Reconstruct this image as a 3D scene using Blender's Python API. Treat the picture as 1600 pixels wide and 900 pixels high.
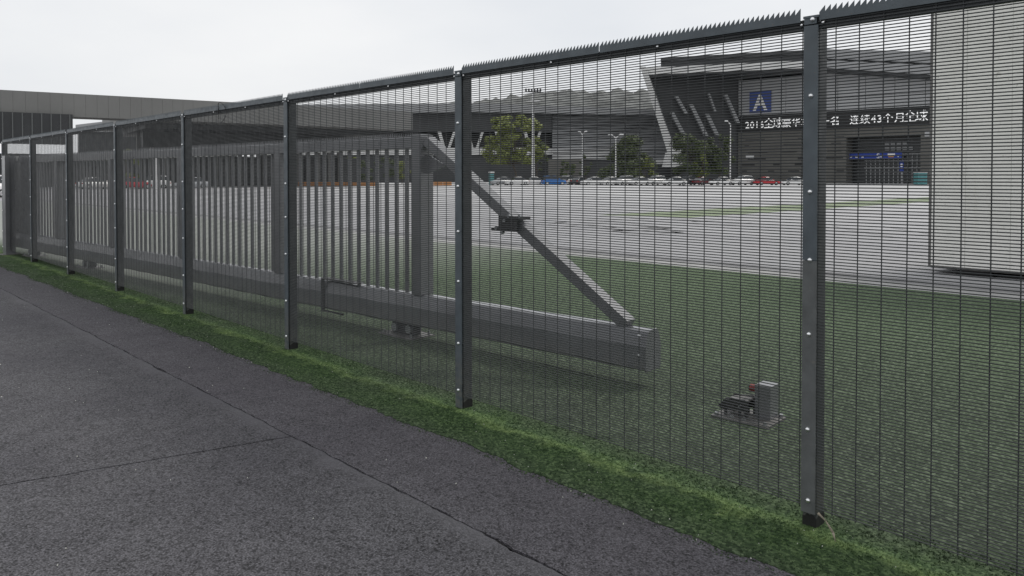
import bpy, bmesh, math, random
from mathutils import Vector, Matrix, noise
random.seed(7)
scn = bpy.context.scene
COL = scn.collection
for o in list(bpy.data.objects):
    bpy.data.objects.remove(o)
rad = math.radians

# ------------------------------------------------------------------ camera
PHI, TH, FOC, CY, EYE = rad(43.64), rad(1.2), 1200.0, 300.2, 1.64
cam_d = bpy.data.cameras.new('camera')
cam = bpy.data.objects.new('camera', cam_d)
COL.objects.link(cam)
cam.location = (0, 0, EYE)
cam.rotation_euler = (rad(90) - TH, 0, -PHI)
cam_d.sensor_fit = 'HORIZONTAL'
cam_d.sensor_width = 36.0
cam_d.lens = 36.0 * FOC / 1600.0
cam_d.shift_y = -(450 - CY) / 1600.0
cam_d.clip_start = 0.05
cam_d.clip_end = 4000
scn.camera = cam

# ------------------------------------------------------------------ sky, sun, exposure
SUN_EL, SUN_AZ = rad(52), rad(100)      # azimuth measured from +Y towards +X: beyond the fence
w = bpy.data.worlds.new('World')
scn.world = w
w.use_nodes = True
nt = w.node_tree
nt.nodes.clear()
out = nt.nodes.new('ShaderNodeOutputWorld')
bg = nt.nodes.new('ShaderNodeBackground')
sky = nt.nodes.new('ShaderNodeTexSky')
sky.sky_type = 'NISHITA'
sky.sun_disc = False
sky.sun_elevation = SUN_EL
sky.sun_rotation = SUN_AZ
sky.dust_density = 3.0
tc = nt.nodes.new('ShaderNodeTexCoord')
mp = nt.nodes.new('ShaderNodeMapping')
mp.inputs['Scale'].default_value = (1.2, 1.2, 3.0)
nz = nt.nodes.new('ShaderNodeTexNoise')
nz.inputs['Scale'].default_value = 1.6
nz.inputs['Detail'].default_value = 5
ramp = nt.nodes.new('ShaderNodeValToRGB')
ramp.color_ramp.elements[0].position = 0.3
ramp.color_ramp.elements[0].color = (6.9, 7.1, 7.4, 1)
ramp.color_ramp.elements[1].position = 0.7
ramp.color_ramp.elements[1].color = (8.35, 8.35, 8.35, 1)
mix = nt.nodes.new('ShaderNodeMix')
mix.data_type = 'RGBA'
mix.inputs[0].default_value = 0.93      # cloud cover over the clear sky
nt.links.new(tc.outputs['Generated'], mp.inputs['Vector'])
nt.links.new(mp.outputs[0], nz.inputs['Vector'])
nt.links.new(nz.outputs['Fac'], ramp.inputs['Fac'])
nt.links.new(sky.outputs[0], mix.inputs[6])
nt.links.new(ramp.outputs[0], mix.inputs[7])
nt.links.new(mix.outputs[2], bg.inputs['Color'])
bg.inputs['Strength'].default_value = 0.1
nt.links.new(bg.outputs[0], out.inputs[0])

sun_d = bpy.data.lights.new('sun', 'SUN')
sun_d.energy = 1.2
sun_d.angle = rad(14)
sun_d.color = (1.0, 0.96, 0.9)
sun = bpy.data.objects.new('sun', sun_d)
COL.objects.link(sun)
sd = Vector((math.sin(SUN_AZ) * math.cos(SUN_EL), math.cos(SUN_AZ) * math.cos(SUN_EL), math.sin(SUN_EL)))
sun.rotation_euler = (-sd).to_track_quat('-Z', 'Y').to_euler()
sun.location = (0, 0, 40)

scn.render.engine = 'CYCLES'
vs = scn.view_settings
vs.view_transform = 'Standard'
vs.look = 'None'
vs.exposure = 0.22
vs.gamma = 1.0
vs.use_curve_mapping = False

# ------------------------------------------------------------------ pixel -> place helpers
FW = Vector((math.sin(PHI), math.cos(PHI), 0))
RT = Vector((math.cos(PHI), -math.sin(PHI), 0))
UPZ = Vector((0, 0, 1))
FP = FW * math.cos(TH) - UPZ * math.sin(TH)
UV_ = FW * math.sin(TH) + UPZ * math.cos(TH)
CAM = Vector((0, 0, EYE))
def ray(px, py):
    return FP + RT * ((px - 800) / FOC) + UV_ * ((CY - py) / FOC)
def G(px, py, z=0.0):
    d = ray(px, py)
    return CAM + d * ((z - EYE) / d.z)
def W(px, py, Z):
    """point seen at px,py at distance Z along the view's ground axis"""
    d = ray(px, py)
    return CAM + d * (Z / d.dot(FW))
def WG(px, Z):
    p = W(px, 275, Z); p.z = 0
    return p

# ------------------------------------------------------------------ materials
MATS = {}
def nodes_of(m):
    m.use_nodes = True
    n = m.node_tree
    n.nodes.clear()
    o = n.nodes.new('ShaderNodeOutputMaterial')
    b = n.nodes.new('ShaderNodeBsdfPrincipled')
    n.links.new(b.outputs[0], o.inputs[0])
    return n, b
class NT:
    def __init__(s, n): s.n = n
    def new(s, t, **kw):
        x = s.n.nodes.new(t)
        for k, v in kw.items():
            setattr(x, k, v)
        return x
    def link(s, a, b): s.n.links.new(a, b)
    def noise(s, vec, scale, detail=4, rough=0.55):
        x = s.new('ShaderNodeTexNoise')
        x.inputs['Scale'].default_value = scale
        x.inputs['Detail'].default_value = detail
        x.inputs['Roughness'].default_value = rough
        s.link(vec, x.inputs['Vector'])
        return x.outputs['Fac']
    def vor(s, vec, scale, feature='F1'):
        x = s.new('ShaderNodeTexVoronoi', feature=feature)
        x.inputs['Scale'].default_value = scale
        s.link(vec, x.inputs['Vector'])
        return x
    def ramp(s, fac, stops):
        r = s.new('ShaderNodeValToRGB')
        e = r.color_ramp.elements
        while len(e) < len(stops): e.new(0.5)
        for i, (p, c) in enumerate(stops):
            e[i].position = p
            e[i].color = (*c, 1) if not isinstance(c, (int, float)) else (c, c, c, 1)
        s.link(fac, r.inputs[0])
        return r.outputs[0]
    def mix(s, fac, a, b, mode='MIX'):
        m = s.new('ShaderNodeMix', data_type='RGBA', blend_type=mode)
        for sock, v in ((m.inputs[0], fac), (m.inputs[6], a), (m.inputs[7], b)):
            if hasattr(v, 'is_linked') or hasattr(v, 'links'): s.link(v, sock)
            elif isinstance(v, (int, float)) and sock is m.inputs[0]: sock.default_value = v
            else: sock.default_value = (*v, 1) if not isinstance(v, (int, float)) else (v, v, v, 1)
        return m.outputs[2]
    def math(s, op, a, b=None, c=None):
        m = s.new('ShaderNodeMath', operation=op)
        for i, v in enumerate((a, b, c)):
            if v is None: continue
            if isinstance(v, (int, float)): m.inputs[i].default_value = v
            else: s.link(v, m.inputs[i])
        return m.outputs[0]
    def maprange(s, v, a, b, c=0.0, d=1.0):
        m = s.new('ShaderNodeMapRange')
        m.inputs[1].default_value = a; m.inputs[2].default_value = b
        m.inputs[3].default_value = c; m.inputs[4].default_value = d
        s.link(v, m.inputs[0])
        return m.outputs[0]
    def bump(s, h, strength, dist, bsdf):
        b = s.new('ShaderNodeBump')
        b.inputs['Strength'].default_value = strength
        b.inputs['Distance'].default_value = dist
        s.link(h, b.inputs['Height'])
        s.link(b.outputs[0], bsdf.inputs['Normal'])
def mat(name, col, rough=0.6, metal=0.0, var=0.25, scale=6.0, bump=0.0, bscale=60.0, dirt=None, emit=None, splash=None):
    """plain painted/metal/stone surface: mottled colour, uneven gloss, optional relief and dirt"""
    if name in MATS: return MATS[name]
    m = bpy.data.materials.new(name)
    n, b = nodes_of(m)
    t = NT(n)
    tcn = t.new('ShaderNodeTexCoord')
    v = tcn.outputs['Object']
    n1 = t.noise(v, scale, 6)
    lo = tuple(c * (1 - var) for c in col); hi = tuple(min(1, c * (1 + var)) for c in col)
    c = t.ramp(n1, [(0.3, lo), (0.7, hi)])
    if dirt:
        n2 = t.noise(v, dirt[1], 7, 0.65)
        f = t.ramp(n2, [(dirt[2], 0.0), (dirt[2] + 0.12, 1.0)])
        c = t.mix(f, c, dirt[0])
    if splash:      # mud splashed up from the ground, plus small rust flecks
        sz = t.new('ShaderNodeSeparateXYZ'); t.link(v, sz.inputs[0])
        n3 = t.noise(v, 18, 6, 0.7)
        f = t.math('MULTIPLY', t.maprange(sz.outputs[2], splash[1] * 0.1, splash[1], 1.0, 0.0), t.ramp(n3, [(0.38, 0.0), (0.62, 0.9)]))
        c = t.mix(f, c, splash[0])
        n4 = t.noise(v, 75, 3, 0.6)
        c = t.mix(t.ramp(n4, [(0.70, 0.0), (0.74, 0.8)]), c, (0.16, 0.11, 0.075))
    t.link(c, b.inputs['Base Color'])
    r = t.maprange(t.noise(v, scale * 2.3, 4), 0.3, 0.7, max(0.05, rough - 0.1), min(1, rough + 0.1))
    t.link(r, b.inputs['Roughness'])
    b.inputs['Metallic'].default_value = metal
    if bump: t.bump(t.noise(v, bscale, 3), bump, 0.004, b)
    if emit:
        b.inputs['Emission Color'].default_value = (*emit[0], 1)
        b.inputs['Emission Strength'].default_value = emit[1]
    MATS[name] = m
    return m

def asphalt_mat(name, lo, hi, tint, seam=None, grain=105.0, contrast=1.0):
    m = bpy.data.materials.new(name)
    n, b = nodes_of(m)
    t = NT(n)
    pos = t.new('ShaderNodeNewGeometry').outputs['Position']
    v1 = t.vor(pos, grain)
    v2 = t.vor(pos, grain * 0.55)
    stone = t.math('ADD', t.math('MULTIPLY', v1.outputs['Color'], 0.55), t.math('MULTIPLY', v2.outputs['Color'], 0.45))
    gap = t.ramp(v1.outputs['Distance'], [(0.30, 1.0), (0.75, 0.0)])
    v4 = t.vor(pos, grain * 0.92)
    pit = t.ramp(v4.outputs['Color'], [(0.16, 0.0), (0.46, 1.0)])
    big = t.noise(pos, 0.55, 5, 0.6)
    mid = t.noise(pos, 5.0, 6, 0.65)
    patch = t.noise(pos, 1.7, 5, 0.65)
    fac = t.math('ADD', 0.30, t.math('MULTIPLY', stone, 0.55))
    fac = t.math('MULTIPLY', fac, t.maprange(gap, 0, 1, 0.40, 1.0))
    fac = t.math('MULTIPLY', fac, t.maprange(pit, 0, 1, 0.28, 1.0))
    fac = t.math('ADD', fac, t.math('MULTIPLY', t.math('SUBTRACT', mid, 0.5), 0.30))
    if seam is not None:
        sx = t.new('ShaderNodeSeparateXYZ'); t.link(pos, sx.inputs[0])
        d = t.math('SUBTRACT', seam, sx.outputs[0])
        d = t.math('ADD', d, t.math('MULTIPLY', t.math('SUBTRACT', patch, 0.45), 0.55))
        sm = t.maprange(d, 0.03, 0.16, 0.80, 0.0)
        fac = t.math('ADD', t.math('MULTIPLY', fac, t.math('SUBTRACT', 1.0, sm)), t.math('MULTIPLY', sm, t.math('ADD', 0.40, t.math('MULTIPLY', stone, 0.14))))
    c = t.ramp(fac, [(0.02, lo), (0.80, hi)])
    c = t.mix(t.maprange(big, 0.35, 0.65, 0.0, 0.9), c, tint, 'MULTIPLY')
    # rare pale chips
    v3 = t.vor(pos, 46)
    sp = t.ramp(v3.outputs['Color'], [(0.972, 0.0), (0.98, 1.0)])
    sp = t.math('MULTIPLY', sp, t.ramp(v3.outputs['Distance'], [(0.12, 1.0), (0.2, 0.0)]))
    c = t.mix(t.math('MULTIPLY', sp, 0.7), c, (0.35, 0.34, 0.33))
    t.link(c, b.inputs['Base Color'])
    b.inputs['Roughness'].default_value = 0.82
    b.inputs['Specular IOR Level'].default_value = 0.35
    t.bump(t.math('ADD', gap, t.math('MULTIPLY', stone, 0.6)), 0.75 * contrast, 0.004, b)
    MATS[name] = m
    return m

def green_mat():
    """green-coated coarse paving, mossy by the fence with a light line painted at its foot, worn and painted with shade behind"""
    m = bpy.data.materials.new('green_paving')
    n, b = nodes_of(m)
    t = NT(n)
    pos = t.new('ShaderNodeNewGeometry').outputs['Position']
    sx = t.new('ShaderNodeSeparateXYZ'); t.link(pos, sx.inputs[0])
    v1 = t.vor(pos, 70)
    n1 = t.noise(pos, 3.2, 6, 0.65)
    n2 = t.noise(pos, 52.0, 4, 0.75)
    nb = t.noise(pos, 0.9, 5, 0.6)
    stone = v1.outputs['Color']
    wob = t.math('MULTIPLY', t.math('SUBTRACT', n1, 0.5), 0.5)
    x = t.math('ADD', sx.outputs[0], wob)
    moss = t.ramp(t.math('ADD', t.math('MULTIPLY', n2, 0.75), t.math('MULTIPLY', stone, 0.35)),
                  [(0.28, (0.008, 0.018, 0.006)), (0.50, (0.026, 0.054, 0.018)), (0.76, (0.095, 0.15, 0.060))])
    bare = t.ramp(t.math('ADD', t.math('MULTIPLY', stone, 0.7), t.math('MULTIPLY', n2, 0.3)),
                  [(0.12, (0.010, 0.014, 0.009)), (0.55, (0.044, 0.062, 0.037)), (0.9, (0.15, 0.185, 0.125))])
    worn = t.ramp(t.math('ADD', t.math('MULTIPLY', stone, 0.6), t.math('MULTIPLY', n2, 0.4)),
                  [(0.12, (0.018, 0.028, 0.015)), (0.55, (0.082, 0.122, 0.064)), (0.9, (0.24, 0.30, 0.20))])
    # bright line of skylight just before the fence foot, painted into the moss colour
    light_line = t.math('SUBTRACT', 1.0, t.math('MULTIPLY', t.math('ABSOLUTE', t.math('SUBTRACT', x, 3.38)), 12.0))
    light_line = t.math('MULTIPLY', t.math('MAXIMUM', light_line, 0.0), t.ramp(n1, [(0.35, 0.15), (0.6, 0.95)]))
    lit_moss = t.ramp(n2, [(0.3, (0.03, 0.065, 0.022)), (0.55, (0.16, 0.235, 0.082)), (0.8, (0.45, 0.52, 0.26))])
    mo = t.mix(light_line, moss, lit_moss)
    # patches where the moss is thin
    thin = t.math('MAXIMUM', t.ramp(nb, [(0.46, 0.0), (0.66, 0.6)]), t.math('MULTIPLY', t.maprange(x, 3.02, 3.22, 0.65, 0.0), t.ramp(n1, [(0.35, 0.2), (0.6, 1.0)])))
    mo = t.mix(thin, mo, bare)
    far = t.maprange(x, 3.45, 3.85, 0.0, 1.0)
    c1 = t.mix(t.maprange(nb, 0.30, 0.65, 0.45, 0.95), worn, bare)  # darker tone close behind the fence: its shade put into the colour
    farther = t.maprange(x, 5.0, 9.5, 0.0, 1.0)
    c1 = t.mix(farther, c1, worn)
    dust = t.math('MULTIPLY', t.maprange(t.math('ADD', sx.outputs[1], t.math('MULTIPLY', wob, 4.0)), 9.5, 17.0, 0.0, 0.85), t.maprange(sx.outputs[0], 3.6, 4.3))
    c1 = t.mix(dust, c1, (0.33, 0.34, 0.32))
    c = t.mix(far, mo, c1)
    t.link(c, b.inputs['Base Color'])
    b.inputs['Roughness'].default_value = 0.9
    b.inputs['Specular IOR Level'].default_value = 0.2
    t.bump(t.math('ADD', t.math('MULTIPLY', v1.outputs['Distance'], -0.8), n2), 0.8, 0.006, b)
    MATS['green_paving'] = m
    return m

def plaza_mat():
    m = bpy.data.materials.new('plaza_concrete')
    n, b = nodes_of(m)
    t = NT(n)
    pos = t.new('ShaderNodeNewGeometry').outputs['Position']
    mp_ = t.new('ShaderNodeMapping'); mp_.inputs['Rotation'].default_value = (0, 0, rad(-6))
    mp_.inputs['Scale'].default_value = (0.30, 0.035, 1)
    t.link(pos, mp_.inputs[0])
    streak = t.noise(mp_.outputs[0], 1.0, 6, 0.6)
    big = t.noise(pos, 0.12, 6, 0.6)
    fine = t.noise(pos, 9.0, 5, 0.7)
    c = t.ramp(t.math('ADD', t.math('MULTIPLY', big, 0.6), t.math('MULTIPLY', fine, 0.4)),
               [(0.3, (0.42, 0.42, 0.425)), (0.7, (0.58, 0.58, 0.58))])
    sxp = t.new('ShaderNodeSeparateXYZ'); t.link(pos, sxp.inputs[0])
    apron = t.maprange(t.math('ADD', sxp.outputs[0], t.math('MULTIPLY', big, 14.0)), 24.0, 62.0, 0.85, 0.0)
    c = t.mix(apron, c, (0.29, 0.29, 0.30))
    d = t.ramp(streak, [(0.44, 0.0), (0.62, 0.65)])
    c = t.mix(d, c, (0.25, 0.25, 0.26))
    t.link(c, b.inputs['Base Color'])
    b.inputs['Roughness'].default_value = 0.7
    t.bump(fine, 0.3, 0.004, b)
    MATS['plaza_concrete'] = m
    return m

def stained_mat(name, col, stain, scale=1.0):
    """pale sheet with vertical run-down stains and blotches"""
    m = bpy.data.materials.new(name)
    n, b = nodes_of(m)
    t = NT(n)
    pos = t.new('ShaderNodeNewGeometry').outputs['Position']
    mp_ = t.new('ShaderNodeMapping'); mp_.inputs['Scale'].default_value = (7 * scale, 7 * scale, 0.35 * scale)
    t.link(pos, mp_.inputs[0])
    run = t.noise(mp_.outputs[0], 1.0, 6, 0.65)
    blot = t.noise(pos, 3.0 * scale, 8, 0.7)
    c = t.ramp(blot, [(0.35, tuple(x * 0.9 for x in col)), (0.65, col)])
    c = t.mix(t.ramp(run, [(0.57, 0.0), (0.76, 0.35)]), c, stain)
    sp = t.noise(pos, 11 * scale, 5, 0.7)
    c = t.mix(t.ramp(sp, [(0.64, 0.0), (0.68, 0.6)]), c, tuple(x * 0.45 for x in stain))
    t.link(c, b.inputs['Base Color'])
    b.inputs['Roughness'].default_value = 0.55
    MATS[name] = m
    return m

def leaf_mat(name, a, c_):
    m = bpy.data.materials.new(name)
    n, b = nodes_of(m)
    t = NT(n)
    tcn = t.new('ShaderNodeTexCoord')
    c = t.ramp(t.noise(tcn.outputs['Object'], 0.8, 5, 0.7), [(0.3, a), (0.7, c_)])
    t.link(c, b.inputs['Base Color'])
    b.inputs['Roughness'].default_value = 0.6
    MATS[name] = m
    return m

M_FENCE = mat('fence_paint', (0.076, 0.094, 0.107), 0.42, 0.0, 0.2, 9, 0.15, 160, dirt=((0.13, 0.13, 0.12), 14, 0.66), splash=((0.15, 0.145, 0.125), 0.5))
M_FENCEOLD = mat('fence_paint_faded', (0.105, 0.112, 0.112), 0.62, 0.0, 0.2, 12, 0.2, 120, dirt=((0.16, 0.15, 0.13), 20, 0.62))
M_WIRE = mat('wire_coating', (0.036, 0.040, 0.042), 0.5, 0.0, 0.15, 4)
M_POST = mat('post_paint', (0.040, 0.045, 0.048), 0.55, 0.0, 0.2, 8, 0.1, 120, splash=((0.12, 0.12, 0.10), 0.4))
M_BOLT = mat('bolt_steel', (0.86, 0.87, 0.88), 0.3, 1.0, 0.1, 30)
M_FOOT = mat('bitumen', (0.010, 0.010, 0.010), 0.6, 0, 0.3, 30, 0.4, 90)
M_MORTAR = mat('mortar', (0.13, 0.135, 0.115), 0.9, 0, 0.35, 20, 0.6, 80)
M_GATE = mat('gate_paint', (0.145, 0.148, 0.156), 0.36, 0.0, 0.12, 3, 0.05, 100)
M_GATEL = mat('gate_beam_paint', (0.145, 0.149, 0.160), 0.36, 0.0, 0.14, 2, 0.05, 100, splash=((0.21, 0.20, 0.18), 0.30))
for m_ in (M_GATE, M_GATEL):
    for nd in m_.node_tree.nodes:
        if nd.type == 'BSDF_PRINCIPLED':
            nd.inputs['Coat Weight'].default_value = 0.7
            nd.inputs['Coat Roughness'].default_value = 0.18
M_GALV = mat('galvanised', (0.34, 0.35, 0.36), 0.45, 0.8, 0.2, 12, 0.1, 80)
M_IRON = mat('dark_iron', (0.05, 0.05, 0.052), 0.5, 0.4, 0.3, 25, 0.3, 90)
M_RED = mat('red_plastic', (0.20, 0.018, 0.015), 0.35, 0, 0.15, 10)
M_STEELPLATE = mat('weathered_plate', (0.15, 0.145, 0.14), 0.6, 0.3, 0.3, 15, 0.3, 90)
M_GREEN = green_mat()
M_PLAZA = plaza_mat()
M_ASPH_A = asphalt_mat('asphalt_coarse', (0.010, 0.0098, 0.011), (0.186, 0.183, 0.198), (0.70, 0.69, 0.73), seam=2.31, grain=105.0)
M_ASPH_B = asphalt_mat('asphalt_strip', (0.012, 0.0112, 0.013), (0.184, 0.178, 0.197), (0.78, 0.76, 0.80), grain=112.0)
M_BED = mat('joint_dirt', (0.02, 0.019, 0.018), 0.95, 0, 0.4, 30, 0.6, 90)
M_DRAIN = mat('drain_grate', (0.17, 0.17, 0.175), 0.75, 0, 0.35, 1.2, 0.3, 30)
M_KERB = mat('kerb_concrete', (0.31, 0.31, 0.305), 0.85, 0, 0.2, 1.5, 0.4, 40)
M_GREENFAR = mat('green_coat', (0.20, 0.245, 0.15), 0.85, 0, 0.2, 0.9)
M_CLAD = stained_mat('pale_cladding', (0.86, 0.85, 0.81), (0.58, 0.55, 0.44))
M_WHITE = mat('white_concrete', (0.62, 0.62, 0.61), 0.6, 0, 0.08, 0.15)
M_LIGHTPANEL = mat('light_panel', (0.36, 0.365, 0.37), 0.5, 0, 0.08, 0.2)
M_FASCIA = mat('fascia_panel', (0.30, 0.305, 0.31), 0.5, 0, 0.12, 0.12)
M_STONE = mat('stone_cladding', (0.115, 0.112, 0.102), 0.75, 0, 0.12, 0.25)
M_SLIT = mat('dark_slit', (0.02, 0.02, 0.02), 0.4, 0, 0.2, 1)
M_DARKGLASS = mat('dark_glazing', (0.022, 0.024, 0.026), 0.3, 0, 0.25, 0.3)
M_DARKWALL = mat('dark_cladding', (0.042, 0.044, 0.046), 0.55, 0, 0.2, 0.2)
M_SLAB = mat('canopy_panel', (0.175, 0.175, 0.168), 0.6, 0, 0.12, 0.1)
M_LOUVRE = mat('louvre_panel', (0.25, 0.255, 0.26), 0.5, 0, 0.12, 0.2)
M_BLUE = mat('sign_blue', (0.022, 0.055, 0.24), 0.4, 0, 0.08, 2)
M_BANNER = mat('banner_blue', (0.012, 0.04, 0.26), 0.6, 0, 0.1, 2)
M_LETTER = mat('letter_white', (0.75, 0.75, 0.74), 0.5, 0, 0.04, 2)
M_LED = mat('led_lit', (0.8, 0.8, 0.8), 0.5, 0, 0.05, 2, emit=((1, 1, 1), 0.35))
M_LEDBACK = mat('led_board', (0.012, 0.012, 0.012), 0.6, 0, 0.2, 1)
M_ORANGE = mat('barrier_orange', (0.45, 0.20, 0.06), 0.5, 0, 0.12, 3)
M_POLE = mat('pole_white', (0.62, 0.62, 0.62), 0.45, 0, 0.08, 3)
M_TEAL = mat('booth_teal', (0.09, 0.26, 0.27), 0.5, 0, 0.12, 3)
M_BARK = mat('bark', (0.085, 0.07, 0.055), 0.9, 0, 0.3, 6, 0.5, 30)
M_LEAF_Y = leaf_mat('leaf_yellow_green', (0.10, 0.13, 0.03), (0.26, 0.29, 0.07))
M_LEAF_D = leaf_mat('leaf_dark', (0.035, 0.050, 0.020), (0.10, 0.13, 0.045))
M_HILL = mat('far_hillside', (0.15, 0.155, 0.15), 0.95, 0, 0.6, 0.12)
M_TYRE = mat('tyre_rubber', (0.02, 0.02, 0.02), 0.8, 0, 0.2, 9)
M_RIM = mat('rim_alloy', (0.5, 0.5, 0.5), 0.35, 0.8, 0.1, 9)
M_CGLASS = mat('car_glass', (0.03, 0.035, 0.04), 0.08, 0, 0.1, 3)
M_LAMPC = mat('headlight_lens', (0.6, 0.6, 0.6), 0.1, 0, 0.1, 5)
M_LAMPR = mat('taillight_lens', (0.35, 0.02, 0.02), 0.2, 0, 0.1, 5)
CARP = {k: mat('car_' + k, c, 0.22, 0.0, 0.03, 1) for k, c in dict(
    white=(0.72, 0.72, 0.71), silver=(0.38, 0.39, 0.40), blue=(0.02, 0.14, 0.42), dark=(0.03, 0.03, 0.035),
    red=(0.42, 0.02, 0.03), maroon=(0.10, 0.015, 0.02)).items()}
M_TWIG = mat('dry_leaf', (0.26, 0.23, 0.18), 0.8, 0, 0.3, 40)
M_MORTAR_PALE = mat('pale_grit', (0.55, 0.55, 0.5), 0.9, 0, 0.3, 30)
M_TIE = mat('black_nylon', (0.012, 0.012, 0.012), 0.4, 0, 0.1, 10)

# ------------------------------------------------------------------ mesh helpers
class MB:
    def __init__(s): s.v = []; s.f = []
    def quad_pts(s, pts, faces):
        b = len(s.v); s.v += [tuple(p) for p in pts]; s.f += [tuple(i + b for i in f) for f in faces]
        return s
    def box(s, x0, x1, y0, y1, z0, z1):
        P = [(x0,y0,z0),(x1,y0,z0),(x1,y1,z0),(x0,y1,z0),(x0,y0,z1),(x1,y0,z1),(x1,y1,z1),(x0,y1,z1)]
        return s.quad_pts(P, [(0,3,2,1),(4,5,6,7),(0,1,5,4),(1,2,6,5),(2,3,7,6),(3,0,4,7)])
    def hexa(s, P):     # 8 arbitrary corners: bottom 4 then top 4
        return s.quad_pts(P, [(0,3,2,1),(4,5,6,7),(0,1,5,4),(1,2,6,5),(2,3,7,6),(3,0,4,7)])
    def tube(s, a, b, r0, r1=None, n=6, caps=True):
        a, b = Vector(a), Vector(b); r1 = r0 if r1 is None else r1
        d = (b - a).normalized()
        u = d.orthogonal().normalized(); w_ = d.cross(u)
        P = []
        for c, r in ((a, r0), (b, r1)):
            for i in range(n):
                t = 2 * math.pi * i / n
                P.append(c + u * (r * math.cos(t)) + w_ * (r * math.sin(t)))
        F = [(i, (i + 1) % n, n + (i + 1) % n, n + i) for i in range(n)]
        if caps: F += [tuple(range(n - 1, -1, -1)), tuple(range(n, 2 * n))]
        return s.quad_pts(P, F)
    def beam(s, a, b, wd, ht, side):  # rectangular bar a->b; side: unit vector across (width)
        a, b, side = Vector(a), Vector(b), Vector(side).normalized()
        d = (b - a).normalized(); up = side.cross(d).normalized()
        P = []
        for c in (a, b):
            for i, j in ((-1,-1),(1,-1),(1,1),(-1,1)):
                P.append(c + side * (i * wd / 2) + up * (j * ht / 2))
        return s.quad_pts(P, [(0,3,2,1),(4,5,6,7),(0,1,5,4),(1,2,6,5),(2,3,7,6),(3,0,4,7)])
    def prism(s, pts, off):           # polygon (3D points) extruded by vector off
        off = Vector(off); n = len(pts)
        P = [Vector(p) for p in pts] + [Vector(p) + off for p in pts]
        F = [tuple(range(n - 1, -1, -1)), tuple(range(n, 2 * n))] + [(i, (i + 1) % n, n + (i + 1) % n, n + i) for i in range(n)]
        return s.quad_pts(P, F)
    def dome(s, c, ax, r, h, n=10, rings=3):
        c, ax = Vector(c), Vector(ax).normalized(); u = ax.orthogonal().normalized(); w_ = ax.cross(u)
        P = []; F = []
        for k in range(rings):
            a = math.pi / 2 * k / rings
            for i in range(n):
                t = 2 * math.pi * i / n
                P.append(c + (u * math.cos(t) + w_ * math.sin(t)) * (r * math.cos(a)) + ax * (h * math.sin(a)))
        P.append(c + ax * h)
        for k in range(rings - 1):
            for i in range(n):
                F.append((k*n+i, k*n+(i+1)%n, (k+1)*n+(i+1)%n, (k+1)*n+i))
        for i in range(n): F.append(((rings-1)*n+i, (rings-1)*n+(i+1)%n, rings*n))
        return s.quad_pts(P, F)
    def mesh(s, name, m, bevel=0.0, smooth=False):
        me = bpy.data.meshes.new(name)
        me.from_pydata(s.v, [], s.f)
        bm = bmesh.new(); bm.from_mesh(me)
        bmesh.ops.recalc_face_normals(bm, faces=bm.faces)
        if bevel:
            bmesh.ops.bevel(bm, geom=[e for e in bm.edges if e.is_manifold and e.calc_face_angle(0) > 0.5],
                            offset=bevel, segments=2, affect='EDGES', profile=0.6, clamp_overlap=True)
        bm.to_mesh(me); bm.free()
        if smooth:
            for p in me.polygons: p.use_smooth = True
        me.materials.append(m)
        return me
    def build(s, name, m, parent=None, bevel=0.0, smooth=False, loc=(0, 0, 0)):
        return link(name, s.mesh(name, m, bevel, smooth), parent, loc)
def link(name, me, parent=None, loc=(0, 0, 0), rot=(0, 0, 0)):
    o = bpy.data.objects.new(name, me)
    COL.objects.link(o)
    o.location = loc; o.rotation_euler = rot
    if parent is not None: o.parent = parent
    return o
def tag(o, label=None, cat=None, group=None, kind=None):
    if label: o['label'] = label
    if cat: o['category'] = cat
    if group: o['group'] = group
    if kind: o['kind'] = kind
    return o
def thing(name, label, cat, loc=(0, 0, 0), rz=0.0, group=None):
    o = bpy.data.objects.new(name, None)
    o.empty_display_size = 0.2
    COL.objects.link(o)
    o.location = loc; o.rotation_euler = (0, 0, rz)
    return tag(o, label, cat, group)
def copy_tree(o, parent=None):
    c = o.copy(); COL.objects.link(c)
    if parent is not None: c.parent = parent
    for ch in list(o.children): copy_tree(ch, c)
    return c

# ================================================================== GROUND
gsheet = MB().quad_pts([(-1200,-1200,-0.012),(1500,-1200,-0.012),(1500,1500,-0.012),(-1200,1500,-0.012)], [(0,1,2,3)])
tag(gsheet.build('ground', M_PLAZA), 'wide pale concrete plaza', kind='structure')
tag(MB().quad_pts([(-40,-30,-0.008),(3.2,-30,-0.008),(3.2,60,-0.008),(-40,60,-0.008)], [(0,1,2,3)]).build('road_bed', M_BED), 'dark bed under the asphalt', kind='structure')

def ragged(base, amp, y, seed):
    return base + amp * (noise.noise(Vector((y * 2.1, seed, 0))) * 0.8 + noise.noise(Vector((y * 9.0, seed, 3))) * 0.45 + noise.noise(Vector((y * 33.0, seed, 5))) * 0.35)
def strip_sheet(name, xl, xr, y0, y1, step, ztop, zbot, m, label):
    """sheet between two edge functions of y, with skirts down to zbot"""
    b = MB(); n = int((y1 - y0) / step)
    P = []; F = []
    for i in range(n + 1):
        y = y0 + (y1 - y0) * i / n
        a, c = xl(y), xr(y)
        P += [(a, y, zbot), (a, y, ztop), (c, y, ztop), (c, y, zbot)]
    for i in range(n):
        k = 4 * i
        for j in range(3): F.append((k + j, k + j + 1, k + 5 + j, k + 4 + j))
    b.quad_pts(P, F)
    return tag(b.build(name, m), label, kind='structure')
SEAM = 2.31
seam_l = lambda y: ragged(SEAM - 0.004, 0.019, y, 1.0) - 0.022 * max(0, noise.noise(Vector((y * 2.3, 8, 1))) - 0.05)
seam_r = lambda y: ragged(SEAM + 0.0035, 0.019, y, 1.0) + 0.016 * max(0, noise.noise(Vector((y * 5.3, 2, 1))))
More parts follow.
